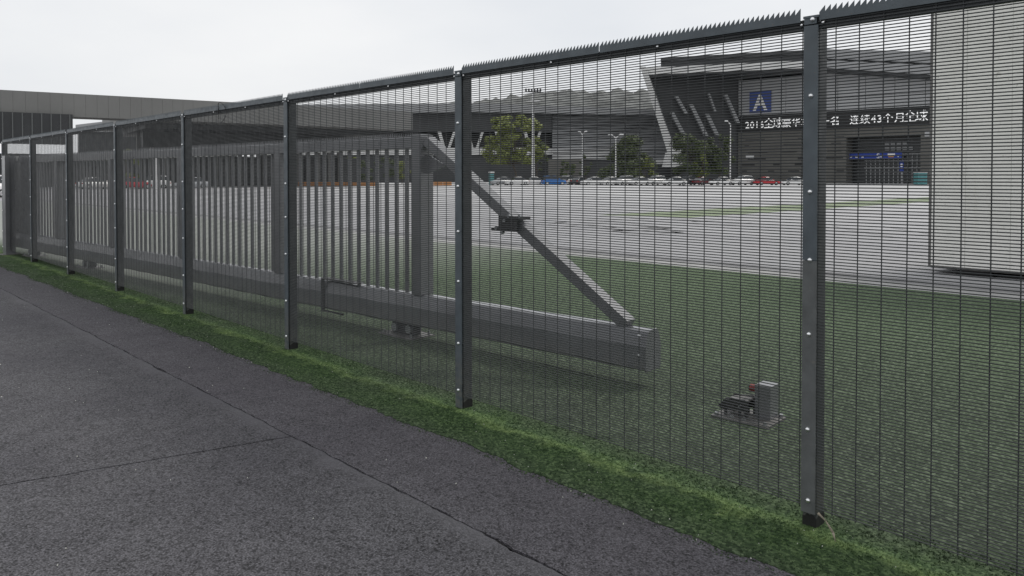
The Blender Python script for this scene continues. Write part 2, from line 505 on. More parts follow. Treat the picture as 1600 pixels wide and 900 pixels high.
# transverse crack in the left field: y = 4.85 - 0.19 x (about)
def crack_y(x, side, seed=11.0):
    return 4.98 - 0.24 * x + 0.012 * noise.noise(Vector((x * 6, seed, 0))) + 0.008 * noise.noise(Vector((x * 25, seed, 0))) + side * (0.006 + 0.005 * max(0, noise.noise(Vector((x * 9, 4, 4)))))
def field(name, ylo_fn, yhi_fn, label):
    """asphalt field left of the seam between two cross edges, cut along the ragged seam"""
    b = MB()
    loop = []
    xs = [SEAM - 0.0 - 0.05 * k for k in range(0, 320)]
    y_a, y_b = ylo_fn(SEAM), yhi_fn(SEAM)
    n = int((y_b - y_a) / 0.03)
    seam_pts = [(seam_l(y_a + (y_b - y_a) * i / n), y_a + (y_b - y_a) * i / n) for i in range(n + 1)]
    low = [(x, ylo_fn(x)) for x in xs if x < seam_pts[0][0] - 0.005]
    high = [(x, yhi_fn(x)) for x in xs if x < seam_pts[-1][0] - 0.005]
    loop = seam_pts + high + low[::-1]
    bm = bmesh.new()
    top = [bm.verts.new((x, y, 0.004)) for x, y in loop]
    bot = [bm.verts.new((x, y, -0.0075)) for x, y in loop]
    f = bm.faces.new(top)
    nn = len(loop)
    for i in range(nn): bm.faces.new((top[i], bot[i], bot[(i + 1) % nn], top[(i + 1) % nn]))
    bmesh.ops.triangulate(bm, faces=[f])
    bmesh.ops.recalc_face_normals(bm, faces=bm.faces)
    me = bpy.data.meshes.new(name); bm.to_mesh(me); bm.free()
    me.materials.append(M_ASPH_A)
    return tag(link(name, me), label, kind='structure')
field('footpath', lambda x: -8.0, lambda x: crack_y(x, -1), 'coarse dark asphalt footpath, near field')
field('footpath', lambda x: crack_y(x, 1), lambda x: 40.0, 'coarse dark asphalt footpath, far field')
edge_r = lambda y: 3.12
strip_sheet('footpath_strip', seam_r, edge_r, -8.0, 40.0, 0.03, 0.0042, -0.0075, M_ASPH_B, 'smooth purple-grey asphalt strip beside the green verge')
green_l = lambda y: ragged(2.985, 0.055, y * 0.6, 5.0) + 0.010 * noise.noise(Vector((y * 60, 1, 1))) - 0.012 * max(0.0, y - 7)
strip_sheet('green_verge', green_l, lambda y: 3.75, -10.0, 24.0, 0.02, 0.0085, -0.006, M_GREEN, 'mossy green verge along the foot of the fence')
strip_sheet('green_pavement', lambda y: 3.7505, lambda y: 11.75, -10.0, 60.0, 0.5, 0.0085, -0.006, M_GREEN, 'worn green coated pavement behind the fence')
strip_sheet('kerb_strip', lambda y: 11.756, lambda y: 12.42, -12.0, 70.0, 1.0, 0.006, -0.010, M_KERB, 'pale concrete strip')
strip_sheet('drain_strip', lambda y: 12.425, lambda y: 12.95, -12.0, 70.0, 1.0, 0.003, -0.010, M_DRAIN, 'dark drain strip across the plaza')
# far painted green band, running away from the fence
tag(MB().quad_pts([(26,17.2,-0.008),(120,17.2,-0.008),(120,20.9,-0.008),(25,20.9,-0.008)], [(0,1,2,3)]).build('green_lane', M_GREENFAR), 'green lane painted across the plaza', kind='structure')

# ================================================================== FENCE
FX, S0, DS = 3.446, 1.6106, 2.5349
PH, GAPZ = 2.376, 0.105
fence = thing('mesh_fence', 'dark slate steel anti-climb mesh fence with bolted posts and saw-tooth topping', 'fence', (FX, S0, 0))
bolt_me = MB().dome((0, 0, 0), (-1, 0, 0), 0.0118, 0.011, 12, 3).mesh('bolt', M_BOLT, smooth=True)
sbolt_me = MB().dome((0, 0, 0), (-1, 0, 0), 0.007, 0.008, 8, 2).mesh('bolt', M_BOLT, smooth=True)
post_me = MB().box(0.006, 0.088, -0.032, 0.032, -0.02, PH - 0.012).mesh('post', M_POST, 0.004)
def bar_mesh(z0, z1, m, seed):
    b = MB()
    b.box(-0.0125, -0.004, -0.034, 0.034, z0, z1)
    return b.mesh('clamp_bar', m, 0.0018)
bar_hi = bar_mesh(1.2505, PH - 0.045, M_FENCE, 1)
bar_lo = bar_mesh(0.010, 1.2490, M_FENCE, 2)
bar_lo_old = bar_mesh(0.075, 1.2490, M_FENCEOLD, 2)
def cap_mesh():
    b = MB()
    b.box(-0.014, 0.096, -0.037, 0.037, PH - 0.012, PH)
    b.box(-0.012, -0.0045, -0.026, 0.033, PH - 0.040, PH - 0.0125)
    return b.mesh('cap', M_FENCE, 0.002)
cap_me = cap_mesh()
def foot_mesh():
    # ragged bitumen coat on the lowest centimetres of the post
    b = MB(); P = []; ring = []
    x0, x1, hy = 0.0045, 0.0900, 0.0338
    for k in range(8): ring.append((x0 + (x1 - x0) * k / 8, -hy))
    for k in range(6): ring.append((x1, -hy + 2 * hy * k / 6))
    for k in range(8): ring.append((x1 - (x1 - x0) * k / 8, hy))
    for k in range(6): ring.append((x0, hy - 2 * hy * k / 6))
    n = len(ring)
    for (x, y) in ring: P.append((x, y, -0.02))
    for k, (x, y) in enumerate(ring): P.append((x, y, 0.058 + 0.030 * noise.noise(Vector((k * 0.55, 3.3, 1)))))
    b.quad_pts(P, [(k, (k + 1) % n, n + (k + 1) % n, n + k) for k in range(n)])
    return b.mesh('foot', M_FOOT)
foot_me = foot_mesh()
BOLT_Z = (0.134, 0.465, 0.905, 1.25, 1.57, 2.01, PH - 0.022)
for n in range(-1, 8):
    p = link('post', post_me, fence, (0, n * DS, 0))
    p.rotation_euler = (random.uniform(-.002, .002), 0, 0)
    link('clamp_bar', bar_hi, p)
    link('clamp_bar', bar_lo_old if n in (0, ) else bar_lo, p)
    link('cap', cap_me, p)
    link('foot', foot_me, p, rot=(0, 0, 0))
    for z in BOLT_Z:
        link('bolt', bolt_me, p, (-0.0125, -0.008 if z > 2.3 else random.uniform(-.003, .003), z + random.uniform(-.004, .004)))
PZ0, PZ1, PITCH, VP_ = GAPZ, PH - 0.016, 0.0140, 0.1034
def wires_mesh(seed):
    rnd = random.Random(seed)
    b = MB(); r = 0.0027
    y0, y1 = 0.02, DS - 0.02
    nz_ = int((PZ1 - PZ0) / PITCH)
    for k in range(nz_ + 1):
        z = PZ0 + k * PITCH
        # a gentle sag and weld jitter: each wire in five pieces
        pts = []
        for j in range(6):
            y = y0 + (y1 - y0) * j / 5
            pts.append((0.0015 * math.sin(math.pi * j / 5) * math.sin(seed + z * 1.7), y, z + rnd.uniform(-.0004, .0004)))
        for j in range(5):
            b.tube(pts[j], pts[j + 1], r, n=5, caps=False)
    nv = int((y1 - y0 - 0.03) / VP_)
    off = y0 + 0.03
    for k in range(nv + 1):
        y = off + k * VP_ + rnd.uniform(-.0015, .0015)
        b.tube((0.0038, y, PZ0 - 0.012), (0.0038, y + rnd.uniform(-.002, .002), PZ1 + 0.004), 0.0027, n=5, caps=True)
    return b.mesh('wires', M_WIRE)
def spike_strip(y0, y1):
    b = MB(); n = int((y1 - y0) / 0.0262); pw = (y1 - y0) / n
    zb, zv, zt = PH - 0.024, PH + 0.012, PH + 0.040
    P = []; top = []
    for i in range(n):
        a = y0 + i * pw
        # long slope on the far side, upright edge on the near side
        top += [(a, zt), (a + pw, zv)] if i else [(a, zt), (a + pw, zv)]
    prof = [(y0, zb), (y1, zb)] + [(y, z) for y, z in reversed(top)]
    X0, X1 = -0.0075, -0.0045
    for i in range(n):
        a, c = y0 + i * pw, y0 + (i + 1) * pw
        tri = [(X0, a, zv), (X0, c, zv), (X0, a, zt)]
        b.prism(tri, (X1 - X0, 0, 0))
    b.box(X0, X1, y0, y1, zb, zv - 0.0001)
    return b.mesh('spike_strip', M_FENCE)
rail_me = MB().box(0.0075, 0.030, 0.034, DS - 0.034, PH - 0.062, PH - 0.028).box(0.0075, 0.0125, 0.034, DS - 0.034, PH - 0.028, PH - 0.018).mesh('top_rail', M_POST, 0.001)
st1 = spike_strip(0.055, 1.262); st2 = spike_strip(1.268, DS - 0.034)
wire_mes = [wires_mesh(3), wires_mesh(5), wires_mesh(8)]
for n in range(-1, 7):
    pn = tag(link('wires', wire_mes[(n + 1) % 3], fence, (0, n * DS, 0)), kind='stuff')
    pn.rotation_euler = (random.uniform(-.0008, .0008), 0, 0)
    link('spike_strip', st1, pn); link('spike_strip', st2, pn)
    link('top_rail', rail_me, pn)
    for y in (0.05, 0.86, 1.65, DS - 0.05):
        link('bolt', sbolt_me, pn, (-0.004, y, PH - 0.037))

# little things at the fence
def polyline_tube(pts, r, m, name, label, cat):
    b = MB()
    for i in range(len(pts) - 1):
        r0 = r[i] if isinstance(r, list) else r; r1 = r[i + 1] if isinstance(r, list) else r
        b.tube(pts[i], pts[i + 1], r0, r1, n=6)
    return tag(b.build(name, m, smooth=True), label, cat)
ty = S0 + 2.56 * DS
polyline_tube([(FX - 0.006 - 0.03 * math.sin(a) ** 2, ty + 0.10 * math.cos(a), PH - 0.06 + 0.11 * math.sin(a)) for a in [k * 0.33 for k in range(-4, 14)]],
              0.0032, M_TIE, 'cable_tie', 'loose black cable tie looped over the fence top rail', 'cable tie')
tw = G(1306, 812)
polyline_tube([(FX - 0.045, tw.y - 0.015, 0.105), (FX - 0.05, tw.y - 0.055, 0.082), (FX - 0.058, tw.y - 0.09, 0.045), (FX - 0.066, tw.y - 0.105, 0.012)],
              [0.006, 0.0025, 0.006, 0.0015], M_TWIG, 'dry_stalk', 'curled dry leaf stalk leaning at the foot of a fence post', 'dry leaf')

# ================================================================== SLIDING GATE
GA = rad(4.4)      # turned this far from the fence line
GO = Vector((4.770, 3.522, 0))
GE = Vector((-math.sin(GA), math.cos(GA), 0)); GN = Vector((math.cos(GA), math.sin(GA), 0))
gate = thing('sliding_gate', 'long grey cantilever sliding gate with vertical pickets and a thick bottom beam', 'gate', GO, GA)
# local frame: x = away from the fence, y = along the gate, z up
BD, BZ0, BZ1, TZ0, TZ1, GL = 0.21, 0.142, 0.452, 1.915, 2.03, 15.9
def beam_profile(g):
    pr = [(0.012 - g, BZ0 - g), (-g, BZ0 + 0.02), (-g, BZ0 + 0.185), (0.014 - g, BZ0 + 0.245), (0.036 - g * .6, BZ1 - 0.012), (0.055, BZ1 + g),
          (BD - 0.055, BZ1 + g), (BD - 0.036 + g * .6, BZ1 - 0.012), (BD - 0.014 + g, BZ0 + 0.245), (BD + g, BZ0 + 0.185), (BD + g, BZ0 + 0.02), (BD - 0.012 + g, BZ0 - g)]
    return pr
beam = MB().prism([(x, 0.0125, z) for x, z in beam_profile(0.0)], (0, GL - 0.0125, 0)).build('bottom_beam', M_GATEL, gate, 0.004)
MB().prism([(x, -0.004, z) for x, z in beam_profile(0.004)], (0, 0.016, 0)).build('end_plate', M_GATE, beam, 0.002)
link('bolt', bolt_me, beam, (-0.001, 0.06, BZ1 - 0.04)); link('bolt', bolt_me, beam, (-0.001, 0.06, BZ0 + 0.12))
# weld-on bracket round the beam
br = MB().box(-0.014, -0.001, 3.86, 4.28, BZ0 - 0.035, BZ0 - 0.012).box(-0.014, -0.001, 4.22, 4.28, BZ0 - 0.012, BZ1 + 0.02).box(-0.014, 0.10, 3.62, 4.28, BZ1 + 0.0205, BZ1 + 0.032)
br.build('beam_bracket', M_IRON, gate, 0.003)
tr = MB().box(0.03, BD - 0.03, 2.60, GL, TZ0, TZ1).build('top_rail', M_GATE, gate, 0.006)
tb = MB()
k = 2.66
while k < GL - 0.05:
    tb.prism([(0.06, k, TZ1 + 0.0005), (0.06, k + 0.03, TZ1 + 0.0005), (0.06, k + 0.008, TZ1 + 0.045)], (0.004, 0, 0))
    k += 0.035
tag(tb.build('spike_comb', M_GATE, tr), kind='stuff')
UPR = [2.68, 5.25, 7.85, 10.45, 13.05, GL - 0.08]
up_me = MB().box(0.02, BD - 0.02, -0.072, 0.072, BZ1 + 0.001, TZ0 - 0.001).mesh('upright', M_GATE, 0.006)
up_end = MB().box(0.02, BD - 0.02, -0.072, 0.072, BZ1 + 0.001, TZ1 + 0.025).mesh('upright', M_GATE, 0.006)
pk_me = MB().box(0.090, 0.116, -0.021, 0.021, BZ1 + 0.001, TZ0 - 0.001).mesh('picket', M_GATE, 0.003)
for i, s in enumerate(UPR):
    link('upright', up_end if i == 0 else up_me, gate, (0, s, 0))
    if i + 1 < len(UPR):
        d = UPR[i + 1] - s - 0.144
        cnt = round(d / 0.160) - 1
        for j in range(cnt):
            link('picket', pk_me, gate, (0, s + 0.072 + d * (j + 1) / (cnt + 1), 0))
# diagonal brace
db = MB().beam((BD / 2, 2.58, 1.99), (BD / 2, 0.22, BZ1 + 0.01), 0.12, 0.095, (1, 0, 0)).build('diagonal_brace', M_GATE, gate, 0.006)
MB().prism([(BD / 2 - 0.006, 2.60, 1.86), (BD / 2 - 0.006, 2.60, 1.66), (BD / 2 - 0.006, 2.32, 1.74)], (0.012, 0, 0)).build('gusset', M_GATE, gate)
# clamp fittings halfway down the brace
cl = MB()
cz, cyy = 1.225, 1.42
for dz in (0.03, -0.075):
    cl.box(-0.03, 0.13, cyy - 0.15 + (0.13 if dz < 0 else 0), cyy + 0.05 + (0.13 if dz < 0 else 0), cz + dz, cz + dz + 0.028)
cl.box(-0.02, 0.012, cyy - 0.10, cyy + 0.10, cz - 0.075, cz + 0.06)
clo = cl.build('clamp_plate', M_IRON, gate, 0.003)
for (yy, zz) in ((cyy - 0.16, cz + 0.065), (cyy - 0.03, cz + 0.065), (cyy + 0.02, cz + 0.02), (cyy + 0.12, cz - 0.05), (cyy + 0.05, cz - 0.085)):
    MB().tube((-0.035, yy, zz), (-0.005, yy, zz), 0.016, n=8).build('nut', M_GALV, clo)
def roller(s, label):
    t = thing('gate_roller', label, 'roller carriage', GO + GE * s + GN * (BD / 2), GA, 'roller carriages under the gate beam')
    MB().box(-0.16, 0.16, -0.26, 0.26, 0.0, 0.022).build('base_plate', M_STEELPLATE, t, 0.003)
    MB().box(-0.05, 0.05, -0.17, 0.17, 0.0225, BZ0 - 0.004).build('cradle', M_IRON, t, 0.008)
    for y in (-0.11, 0.11):
        MB().tube((-0.075, y, 0.085), (0.075, y, 0.085), 0.045, n=14).build('wheel', M_GALV, t)
    for x in (-0.12, 0.12):
        for y in (-0.21, 0.21):
            MB().tube((x, y, 0.0225), (x, y, 0.055), 0.014, n=6).build('bolt', M_GALV, t)
    return t
roller(2.93, 'dark roller carriage under the gate beam, straight below its first thick upright')
roller(11.6, 'dark roller carriage under the gate beam between two fence posts, mid gate')
roller(14.6, 'dark roller carriage under the gate beam beside the guide column')
# guide column at the gate's far end
gc = thing('guide_column', 'plain grey steel guide column beside the fence end, small guide rollers on top', 'column', GO + GE * 15.35 + GN * (-0.14), GA)
MB().box(-0.09, 0.09, -0.10, 0.10, 0.0, 2.06).build('column', M_GATE, gc, 0.006)
MB().box(-0.16, 0.16, -0.17, 0.17, 0.0, 0.018).build('base_plate', M_STEELPLATE, gc, 0.002)
MB().box(0.0, 0.36, -0.03, 0.03, 2.062, 2.10).build('arm', M_IRON, gc, 0.003)
for x in (0.16, 0.34): MB().tube((x, 0, 1.96), (x, 0, 2.061), 0.03, n=12).build('guide_roller', M_WHITE, gc)
# solid end leaf of the gate
MB().box(0.03, BD - 0.03, 14.45, GL - 0.16, BZ1 + 0.001, TZ0 - 0.001).build('end_panel', M_GATE, gate, 0.004)

# ground stop beyond the gate's near end
st = thing('gate_stop', 'steel gate stop with block, catch and red buffer on a bolted ground plate', 'gate stop', (4.705, 2.625, 0.008), GA)
MB().box(-0.145, 0.145, -0.20, 0.20, 0.0, 0.016).build('base_plate', M_STEELPLATE, st, 0.002)
blk = MB().box(-0.005, 0.125, -0.155, -0.045, 0.0165, 0.238).build('stop_block', M_GATE, st, 0.004)
MB().tube((0.045, -0.0445, 0.198), (0.045, 0.005, 0.198), 0.024, n=14).build('buffer', M_RED, st)
MB().tube((0.045, 0.0055, 0.198), (0.045, 0.012, 0.198), 0.020, n=14).build('buffer_face', M_TYRE, st)
# catch: two cheek plates under a sloping cover, carried by studs, with a roller between them
for x in (-0.075, 0.058):
    MB().prism([(x, -0.030, 0.060), (x, 0.150, 0.048), (x, 0.190, 0.062), (x, 0.130, 0.128), (x, -0.010, 0.142), (x, -0.030, 0.130)], (0.014, 0, 0)).build('cheek_plate', M_IRON, st, 0.002)
MB().hexa([(-0.0605, -0.02, 0.122), (0.0575, -0.02, 0.122), (0.0575, 0.125, 0.110), (-0.0605, 0.125, 0.110),
           (-0.0605, -0.02, 0.1335), (0.0575, -0.02, 0.1335), (0.0575, 0.125, 0.1215), (-0.0605, 0.125, 0.1215)]).build('cover_plate', M_STEELPLATE, st)
MB().tube((-0.060, 0.12, 0.082), (0.057, 0.12, 0.082), 0.026, n=12).build('catch_roller', M_GALV, st)
MB().tube((-0.095, 0.02, 0.098), (0.09, 0.02, 0.098), 0.009, n=8).build('axle', M_GALV, st)
for (x, y) in ((-0.068, 0.13), (0.065, 0.13), (-0.068, 0.03), (0.065, 0.03), (-0.068, -0.015), (0.065, -0.015)):
    MB().tube((x, y, 0.0165), (x, y, 0.062), 0.011, n=8).build('stud', M_IRON, st)
for (x, y) in ((-0.12, 0.17), (0.12, 0.17), (-0.12, -0.17), (0.125, -0.175), (-0.12, 0.06), (-0.11, -0.02)):
    MB().tube((x, y, 0.0165), (x, y, 0.034), 0.014, n=6).build('bolt', M_GALV, st)

# ================================================================== CLAD PILLAR (right edge)
pil = thing('clad_pillar', 'tall weathered white clad pillar on low feet, dark pipe down its corner', 'pillar', (14.25, 4.55, 0))
PW, PT, PD = 5.0, 6.2, 2.6
MB().box(0.03, PD, -PW + 0.03, -0.03, 0.13, PT).build('core', M_DARKWALL, pil)
# each cladding sheet is a piece of its own with open joints
ycuts = [0.0, -0.52, -1.17, -2.4, -3.7, -PW]
zcuts = [0.115, 0.95, 2.17, 3.4, 4.7, PT]
for i in range(len(ycuts) - 1):
    for j in range(len(zcuts) - 1):
        jx = random.uniform(-.004, .004)
        MB().box(jx, 0.028, ycuts[i + 1] + 0.0022, ycuts[i] - 0.0022, zcuts[j] + 0.002, zcuts[j + 1] - 0.002).build('panel', M_CLAD, pil, 0.001)
for j in range(len(zcuts) - 1):
    MB().box(0.034, PD, -0.029, -0.001, zcuts[j] + 0.003, zcuts[j + 1] - 0.003).build('panel', M_CLAD, pil, 0.003)
MB().box(-0.005, PD, -PW, 0.0, 0.075, 0.112).build('base_frame', M_STEELPLATE, pil, 0.004)
for y in (-0.65, -2.3, -4.2):
    MB().hexa([(0.05, y - 0.30, -0.012), (PD - 0.1, y - 0.30, -0.012), (PD - 0.1, y + 0.30, -0.012), (0.05, y + 0.30, -0.012),
               (0.02, y - 0.2, 0.074), (PD - 0.1, y - 0.2, 0.074), (PD - 0.1, y + 0.18, 0.074), (0.02, y + 0.18, 0.074)]).build('foot', M_FOOT, pil)
MB().box(0.02, 0.08, 0.004, 0.052, 0.09, PT).build('corner_pipe', M_STEELPLATE, pil, 0.008)

# ================================================================== FAR BUILDINGS
def cprism(pts, thick, dirn=None):
    """polygon given as (px, py, Z) corners, with thickness added away from the viewer"""
    return MB().prism([W(*p) for p in pts], (dirn or FW) * thick)
def hz(py, Z):  # height seen at row py at distance Z
    return W(800, py, Z).z

# ---------------- hall with the A sign
def put(b, name, m, parent, bevel=0.0):
    o = b.build(name, m, None, bevel)
    o.parent = parent
    o.matrix_parent_inverse = parent.matrix_basis.inverted()
    return o
AL = WG(1153, 190.0); AR = WG(1450, 161.0)
AE = (AR - AL).normalized(); AN = Vector((AE.y, -AE.x, 0))
if AN.dot(FW) > 0: AN = -AN          # towards the viewer
hallA = thing('exhibition_hall', 'grey exhibition hall with pale upper panels, stone base and leaning white wing', 'building', AL)
ALEN = 66.0
def fbox(b, s0, s1, d0, d1, z0, z1):
    """box in the facade frame: s along, d in front of the wall"""
    P = []
    for z in (z0, z1):
        for s, d in ((s0, d0), (s1, d0), (s1, d1), (s0, d1)):
            q = AL + AE * s + AN * d; P.append((q.x, q.y, z))
    return b.hexa(P)
put(fbox(MB(), 0, 26.0, -30, 0, -0.01, 12.4), 'stone_wall', M_STONE, hallA)
put(fbox(MB(), 41.2, ALEN, -30, 0, -0.01, 12.4), 'stone_wall', M_STONE, hallA)
put(fbox(MB(), 26.0, 41.2, -30, 0, 10.2, 12.4), 'lintel', M_STONE, hallA)
put(fbox(MB(), 26.0, 41.2, -30, -4.0, -0.01, 10.19), 'entrance_glazing', M_DARKGLASS, hallA)
put(fbox(MB(), 0, ALEN, -30, -0.6, 12.41, 25.0), 'upper_core', M_DARKWALL, hallA)
# pale panels in three courses
for r in range(3):
    z0 = 16.3 + r * 2.95
    for c in range(11):
        put(fbox(MB(), c * 6.0 + 0.06, c * 6.0 + 5.94, -0.58, 0.0 - 0.05 * (r % 2), z0 + 0.05, z0 + 2.9), 'wall_panel', M_LIGHTPANEL, hallA)
# slits in the stone wall
rs = random.Random(4)
for z in (2.6, 4.2, 5.6, 7.2, 8.8, 10.2):
    s = rs.uniform(0.5, 3)
    while s < 24:
        ln = rs.uniform(0.8, 5.5)
        put(fbox(MB(), s, min(25.5, s + ln), -0.2, 0.03, z, z + 0.38), 'slit_window', M_SLIT, hallA)
        s += ln + rs.uniform(3, 9)
# stone courses
for z in (1.5, 3.4, 6.4, 8.0, 9.5, 11.2):
    put(fbox(MB(), 0.05, 25.9, 0.0, 0.07, z, z + 0.55), 'stone_course', M_STONE, hallA)
for z in (2.2, 4.0, 5.8, 7.6, 9.4, 11.0):
    put(fbox(MB(), 41.3, ALEN - 0.1, 0.0, 0.07, z, z + 0.7), 'stone_course', M_STONE, hallA)
put(fbox(MB(), 2.2, 4.2, 0.09, 0.3, 5.9, 6.7), 'wall_box', M_WHITE, hallA)
put(fbox(MB(), 42.0, 50.5, 0.09, 0.2, 9.9, 11.0), 'pale_strip', M_LIGHTPANEL, hallA)
# entrance doors
for k in range(12):
    s = 29.0 + k * 0.95
    put(fbox(MB(), s, s + 0.16, -3.98, -3.8, 0, 6.4), 'mullion', M_FASCIA, hallA)
for z in (2.4, 3.4, 5.0, 6.4):
    put(fbox(MB(), 28.6, 40.4, -3.99, -3.86, z, z + 0.14), 'transom', M_FASCIA, hallA)
for k in range(9):
    s = 33.0 + (k % 5) * 1.2; z = 7.3 + (k // 5) * 1.2
    put(fbox(MB(), s, s + 0.9, -3.98, -3.7, z, z + 0.7), 'lobby_screen', M_FASCIA, hallA)
# roof with its prow: corners (px, Z, underside height, top height)
RDIR = (FW + RT * 0.27).normalized()
RP = [(1008, 184.0, 25.4, 30.0), (1278, 172.0, 25.4, 30.2), (1450, 158.0, 21.9, 27.4), (1640, 146.0, 19.0, 24.6)]
for i in range(3):
    (pa, Za, ua, ta), (pb, Zb, ub, tb_) = RP[i], RP[i + 1]
    A, B = WG(pa, Za), WG(pb, Zb)
    A2 = A.lerp(B, 0.09) if i == 0 else A
    def seg(b, fr0, fr1, d0, d1, A=A, B=B, ua=ua, ta=ta, ub=ub, tb_=tb_):
        P = []
        for fr in (fr0, fr1):
            za, zb = ua + (ta - ua) * fr, ub + (tb_ - ub) * fr
            for q, z in ((A + RDIR * d0, za), (B + RDIR * d0, zb), (B + RDIR * d1, zb), (A + RDIR * d1, za)):
                P.append((q.x, q.y, z))
        return b.hexa(P)
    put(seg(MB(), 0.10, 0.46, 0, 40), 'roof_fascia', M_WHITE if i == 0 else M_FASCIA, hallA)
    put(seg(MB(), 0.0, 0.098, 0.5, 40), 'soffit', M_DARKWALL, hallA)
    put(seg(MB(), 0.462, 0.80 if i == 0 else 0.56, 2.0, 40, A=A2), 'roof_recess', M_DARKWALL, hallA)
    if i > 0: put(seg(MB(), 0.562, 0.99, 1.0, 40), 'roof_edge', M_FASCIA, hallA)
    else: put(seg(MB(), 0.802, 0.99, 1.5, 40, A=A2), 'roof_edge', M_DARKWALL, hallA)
# dark leaning wing to the left
put(cprism([(1015, 119, 190), (1154, 119, 190.5), (1154, 286, 190.5), (1066, 286, 190)], 20, RDIR), 'wing_wall', M_DARKWALL, hallA)
put(cprism([(1000, 104, 183), (1009, 104, 183), (1038, 190, 185), (1066, 262, 187), (1050, 262, 187), (1028, 190, 185)], 6, RDIR), 'wing_slab', M_WHITE, hallA)
put(cprism([(1046, 238, 186.5), (1064, 234, 186.5), (1072, 262, 187), (1040, 262, 187)], 5), 'wing_foot', M_WHITE, hallA)
for (x0, y0, x1, y1, ww) in ((1057, 150, 1073, 178, 5), (1080, 163, 1104, 212, 6), (1105, 178, 1121, 211, 6), (1050, 175, 1068, 209, 6), (1108, 146, 1118, 174, 3), (1134, 147, 1154, 192, 5)):
    put(cprism([(x0 - ww / 2, y0, 188), (x0 + ww / 2, y0, 188), (x1 + ww / 2, y1, 188), (x1 - ww / 2, y1, 188)], 1.2), 'leaning_strut', M_FASCIA, hallA)

def text_mesh(s, size, m, depth=0.08, bold=0.0):
    cu = bpy.data.curves.new('lettering', 'FONT')
    cu.body = s; cu.size = size; cu.extrude = depth / 2; cu.resolution_u = 3; cu.offset = bold
    o = bpy.data.objects.new('tmp', cu); COL.objects.link(o)
    dg = bpy.context.evaluated_depsgraph_get(); dg.update()
    me = bpy.data.meshes.new_from_object(o.evaluated_get(dg))
    bpy.data.objects.remove(o)
    me.materials.clear(); me.materials.append(m)
    xs = [v.co.x for v in me.vertices]
    return me, min(xs), max(xs)
ARZ = math.atan2(AE.y, AE.x)
def on_facade(s, d, z): q = AL + AE * s + AN * d; return (q.x, q.y, z)
def s_of(px):   # distance along the facade of an image column
    r = ray(px, 275); det = r.x * (-AE.y) - (-AE.x) * r.y
    k_ = (AL.x * (-AE.y) - (-AE.x) * AL.y) / det
    return (r * k_ - AL).dot(AE)
sg = thing('hall_sign', 'square blue sign with a white letter A on the pale hall wall', 'sign', on_facade(s_of(1171), 0.02, 17.0), ARZ)
SW = s_of(1204.5) - s_of(1171)
MB().box(0, SW, -0.22, -0.02, 0, 5.1).build('sign_panel', M_BLUE, sg)
me, a0, a1 = text_mesh('A', 5.3, M_LETTER, 0.08, 0.14)
lt = link('letter', me, sg, (SW / 2 - (a0 + a1) / 2 * 0.92, -0.27, 0.62), (rad(90), 0, 0)); lt.scale = (0.92, 1, 1)
for v in (): pass
bd = thing('display_board', 'long black display board with white lettering across the hall front', 'display', on_facade(0.3, 0.05, 12.45), ARZ)
MB().box(0, ALEN - 1.0, -0.4, -0.02, 0, 3.75).build('board', M_LEDBACK, bd)
TXT = '2016全球豪华车第一名  连续43个月全球'
t0, t1 = s_of(1165) - 0.3, s_of(1449) - 0.3
adv = [0.56 if c.isdigit() else 0.5 if c == ' ' else 1.0 for c in TXT]
sc = (t1 - t0) / sum(adv)
pen = t0
for c, wd_ in zip(TXT, adv):
    if c != ' ':
        big_c = 1.16 if c in '全球' else 1.0
        me, a0, a1 = text_mesh(c, sc * 1.02 * big_c, M_LED, 0.08, 0.0)
        link('character', me, bd, (pen + sc * wd_ / 2 - (a0 + a1) / 2, -0.46, 0.85), (rad(90), 0, 0))['kind'] = 'stuff'
    pen += sc * wd_
bn = thing('entrance_banner', 'blue banner with white lettering over the hall doors', 'banner', on_facade(s_of(1319), -2.2, 5.4), ARZ)
BW = s_of(1404) - s_of(1319)
MB().box(0, BW, -0.15, 0, 0, 1.35).build('cloth', M_BANNER, bn)
me, a0, a1 = text_mesh('S', 1.5, M_LETTER, 0.03); link('letter', me, bn, (BW * 0.545, -0.19, 0.18), (rad(90), 0, 0))
MB().box(BW * 0.75, BW * 0.88, -0.18, -0.152, 0.78, 1.15).build('mark', M_LETTER, bn)
MB().box(BW * 0.76, BW * 0.86, -0.18, -0.152, 0.35, 0.70).build('mark', M_ORANGE, bn)
for fr in (0.05, 0.07, 0.15, 0.17, 0.19, 0.27, 0.29, 0.61, 0.63, 0.93):
    MB().box(BW * fr, BW * fr + 0.16, -0.18, -0.152, 0.35, 0.75).build('mark', M_LETTER, bn)
sb = thing('side_banner', 'small upright blue banner standing beside the hall doors', 'banner', on_facade(s_of(1402), -1.6, 0), ARZ)
MB().box(0, 0.8, -0.1, 0, 2.6, 4.9).build('cloth', M_BANNER, sb)
MB().box(0.3, 0.5, -0.08, -0.02, 0, 2.59).build('pole', M_FASCIA, sb)
for z in (3.2, 3.6, 4.1): MB().box(0.2, 0.6, -0.13, -0.102, z, z + 0.2).build('mark', M_LETTER, sb)

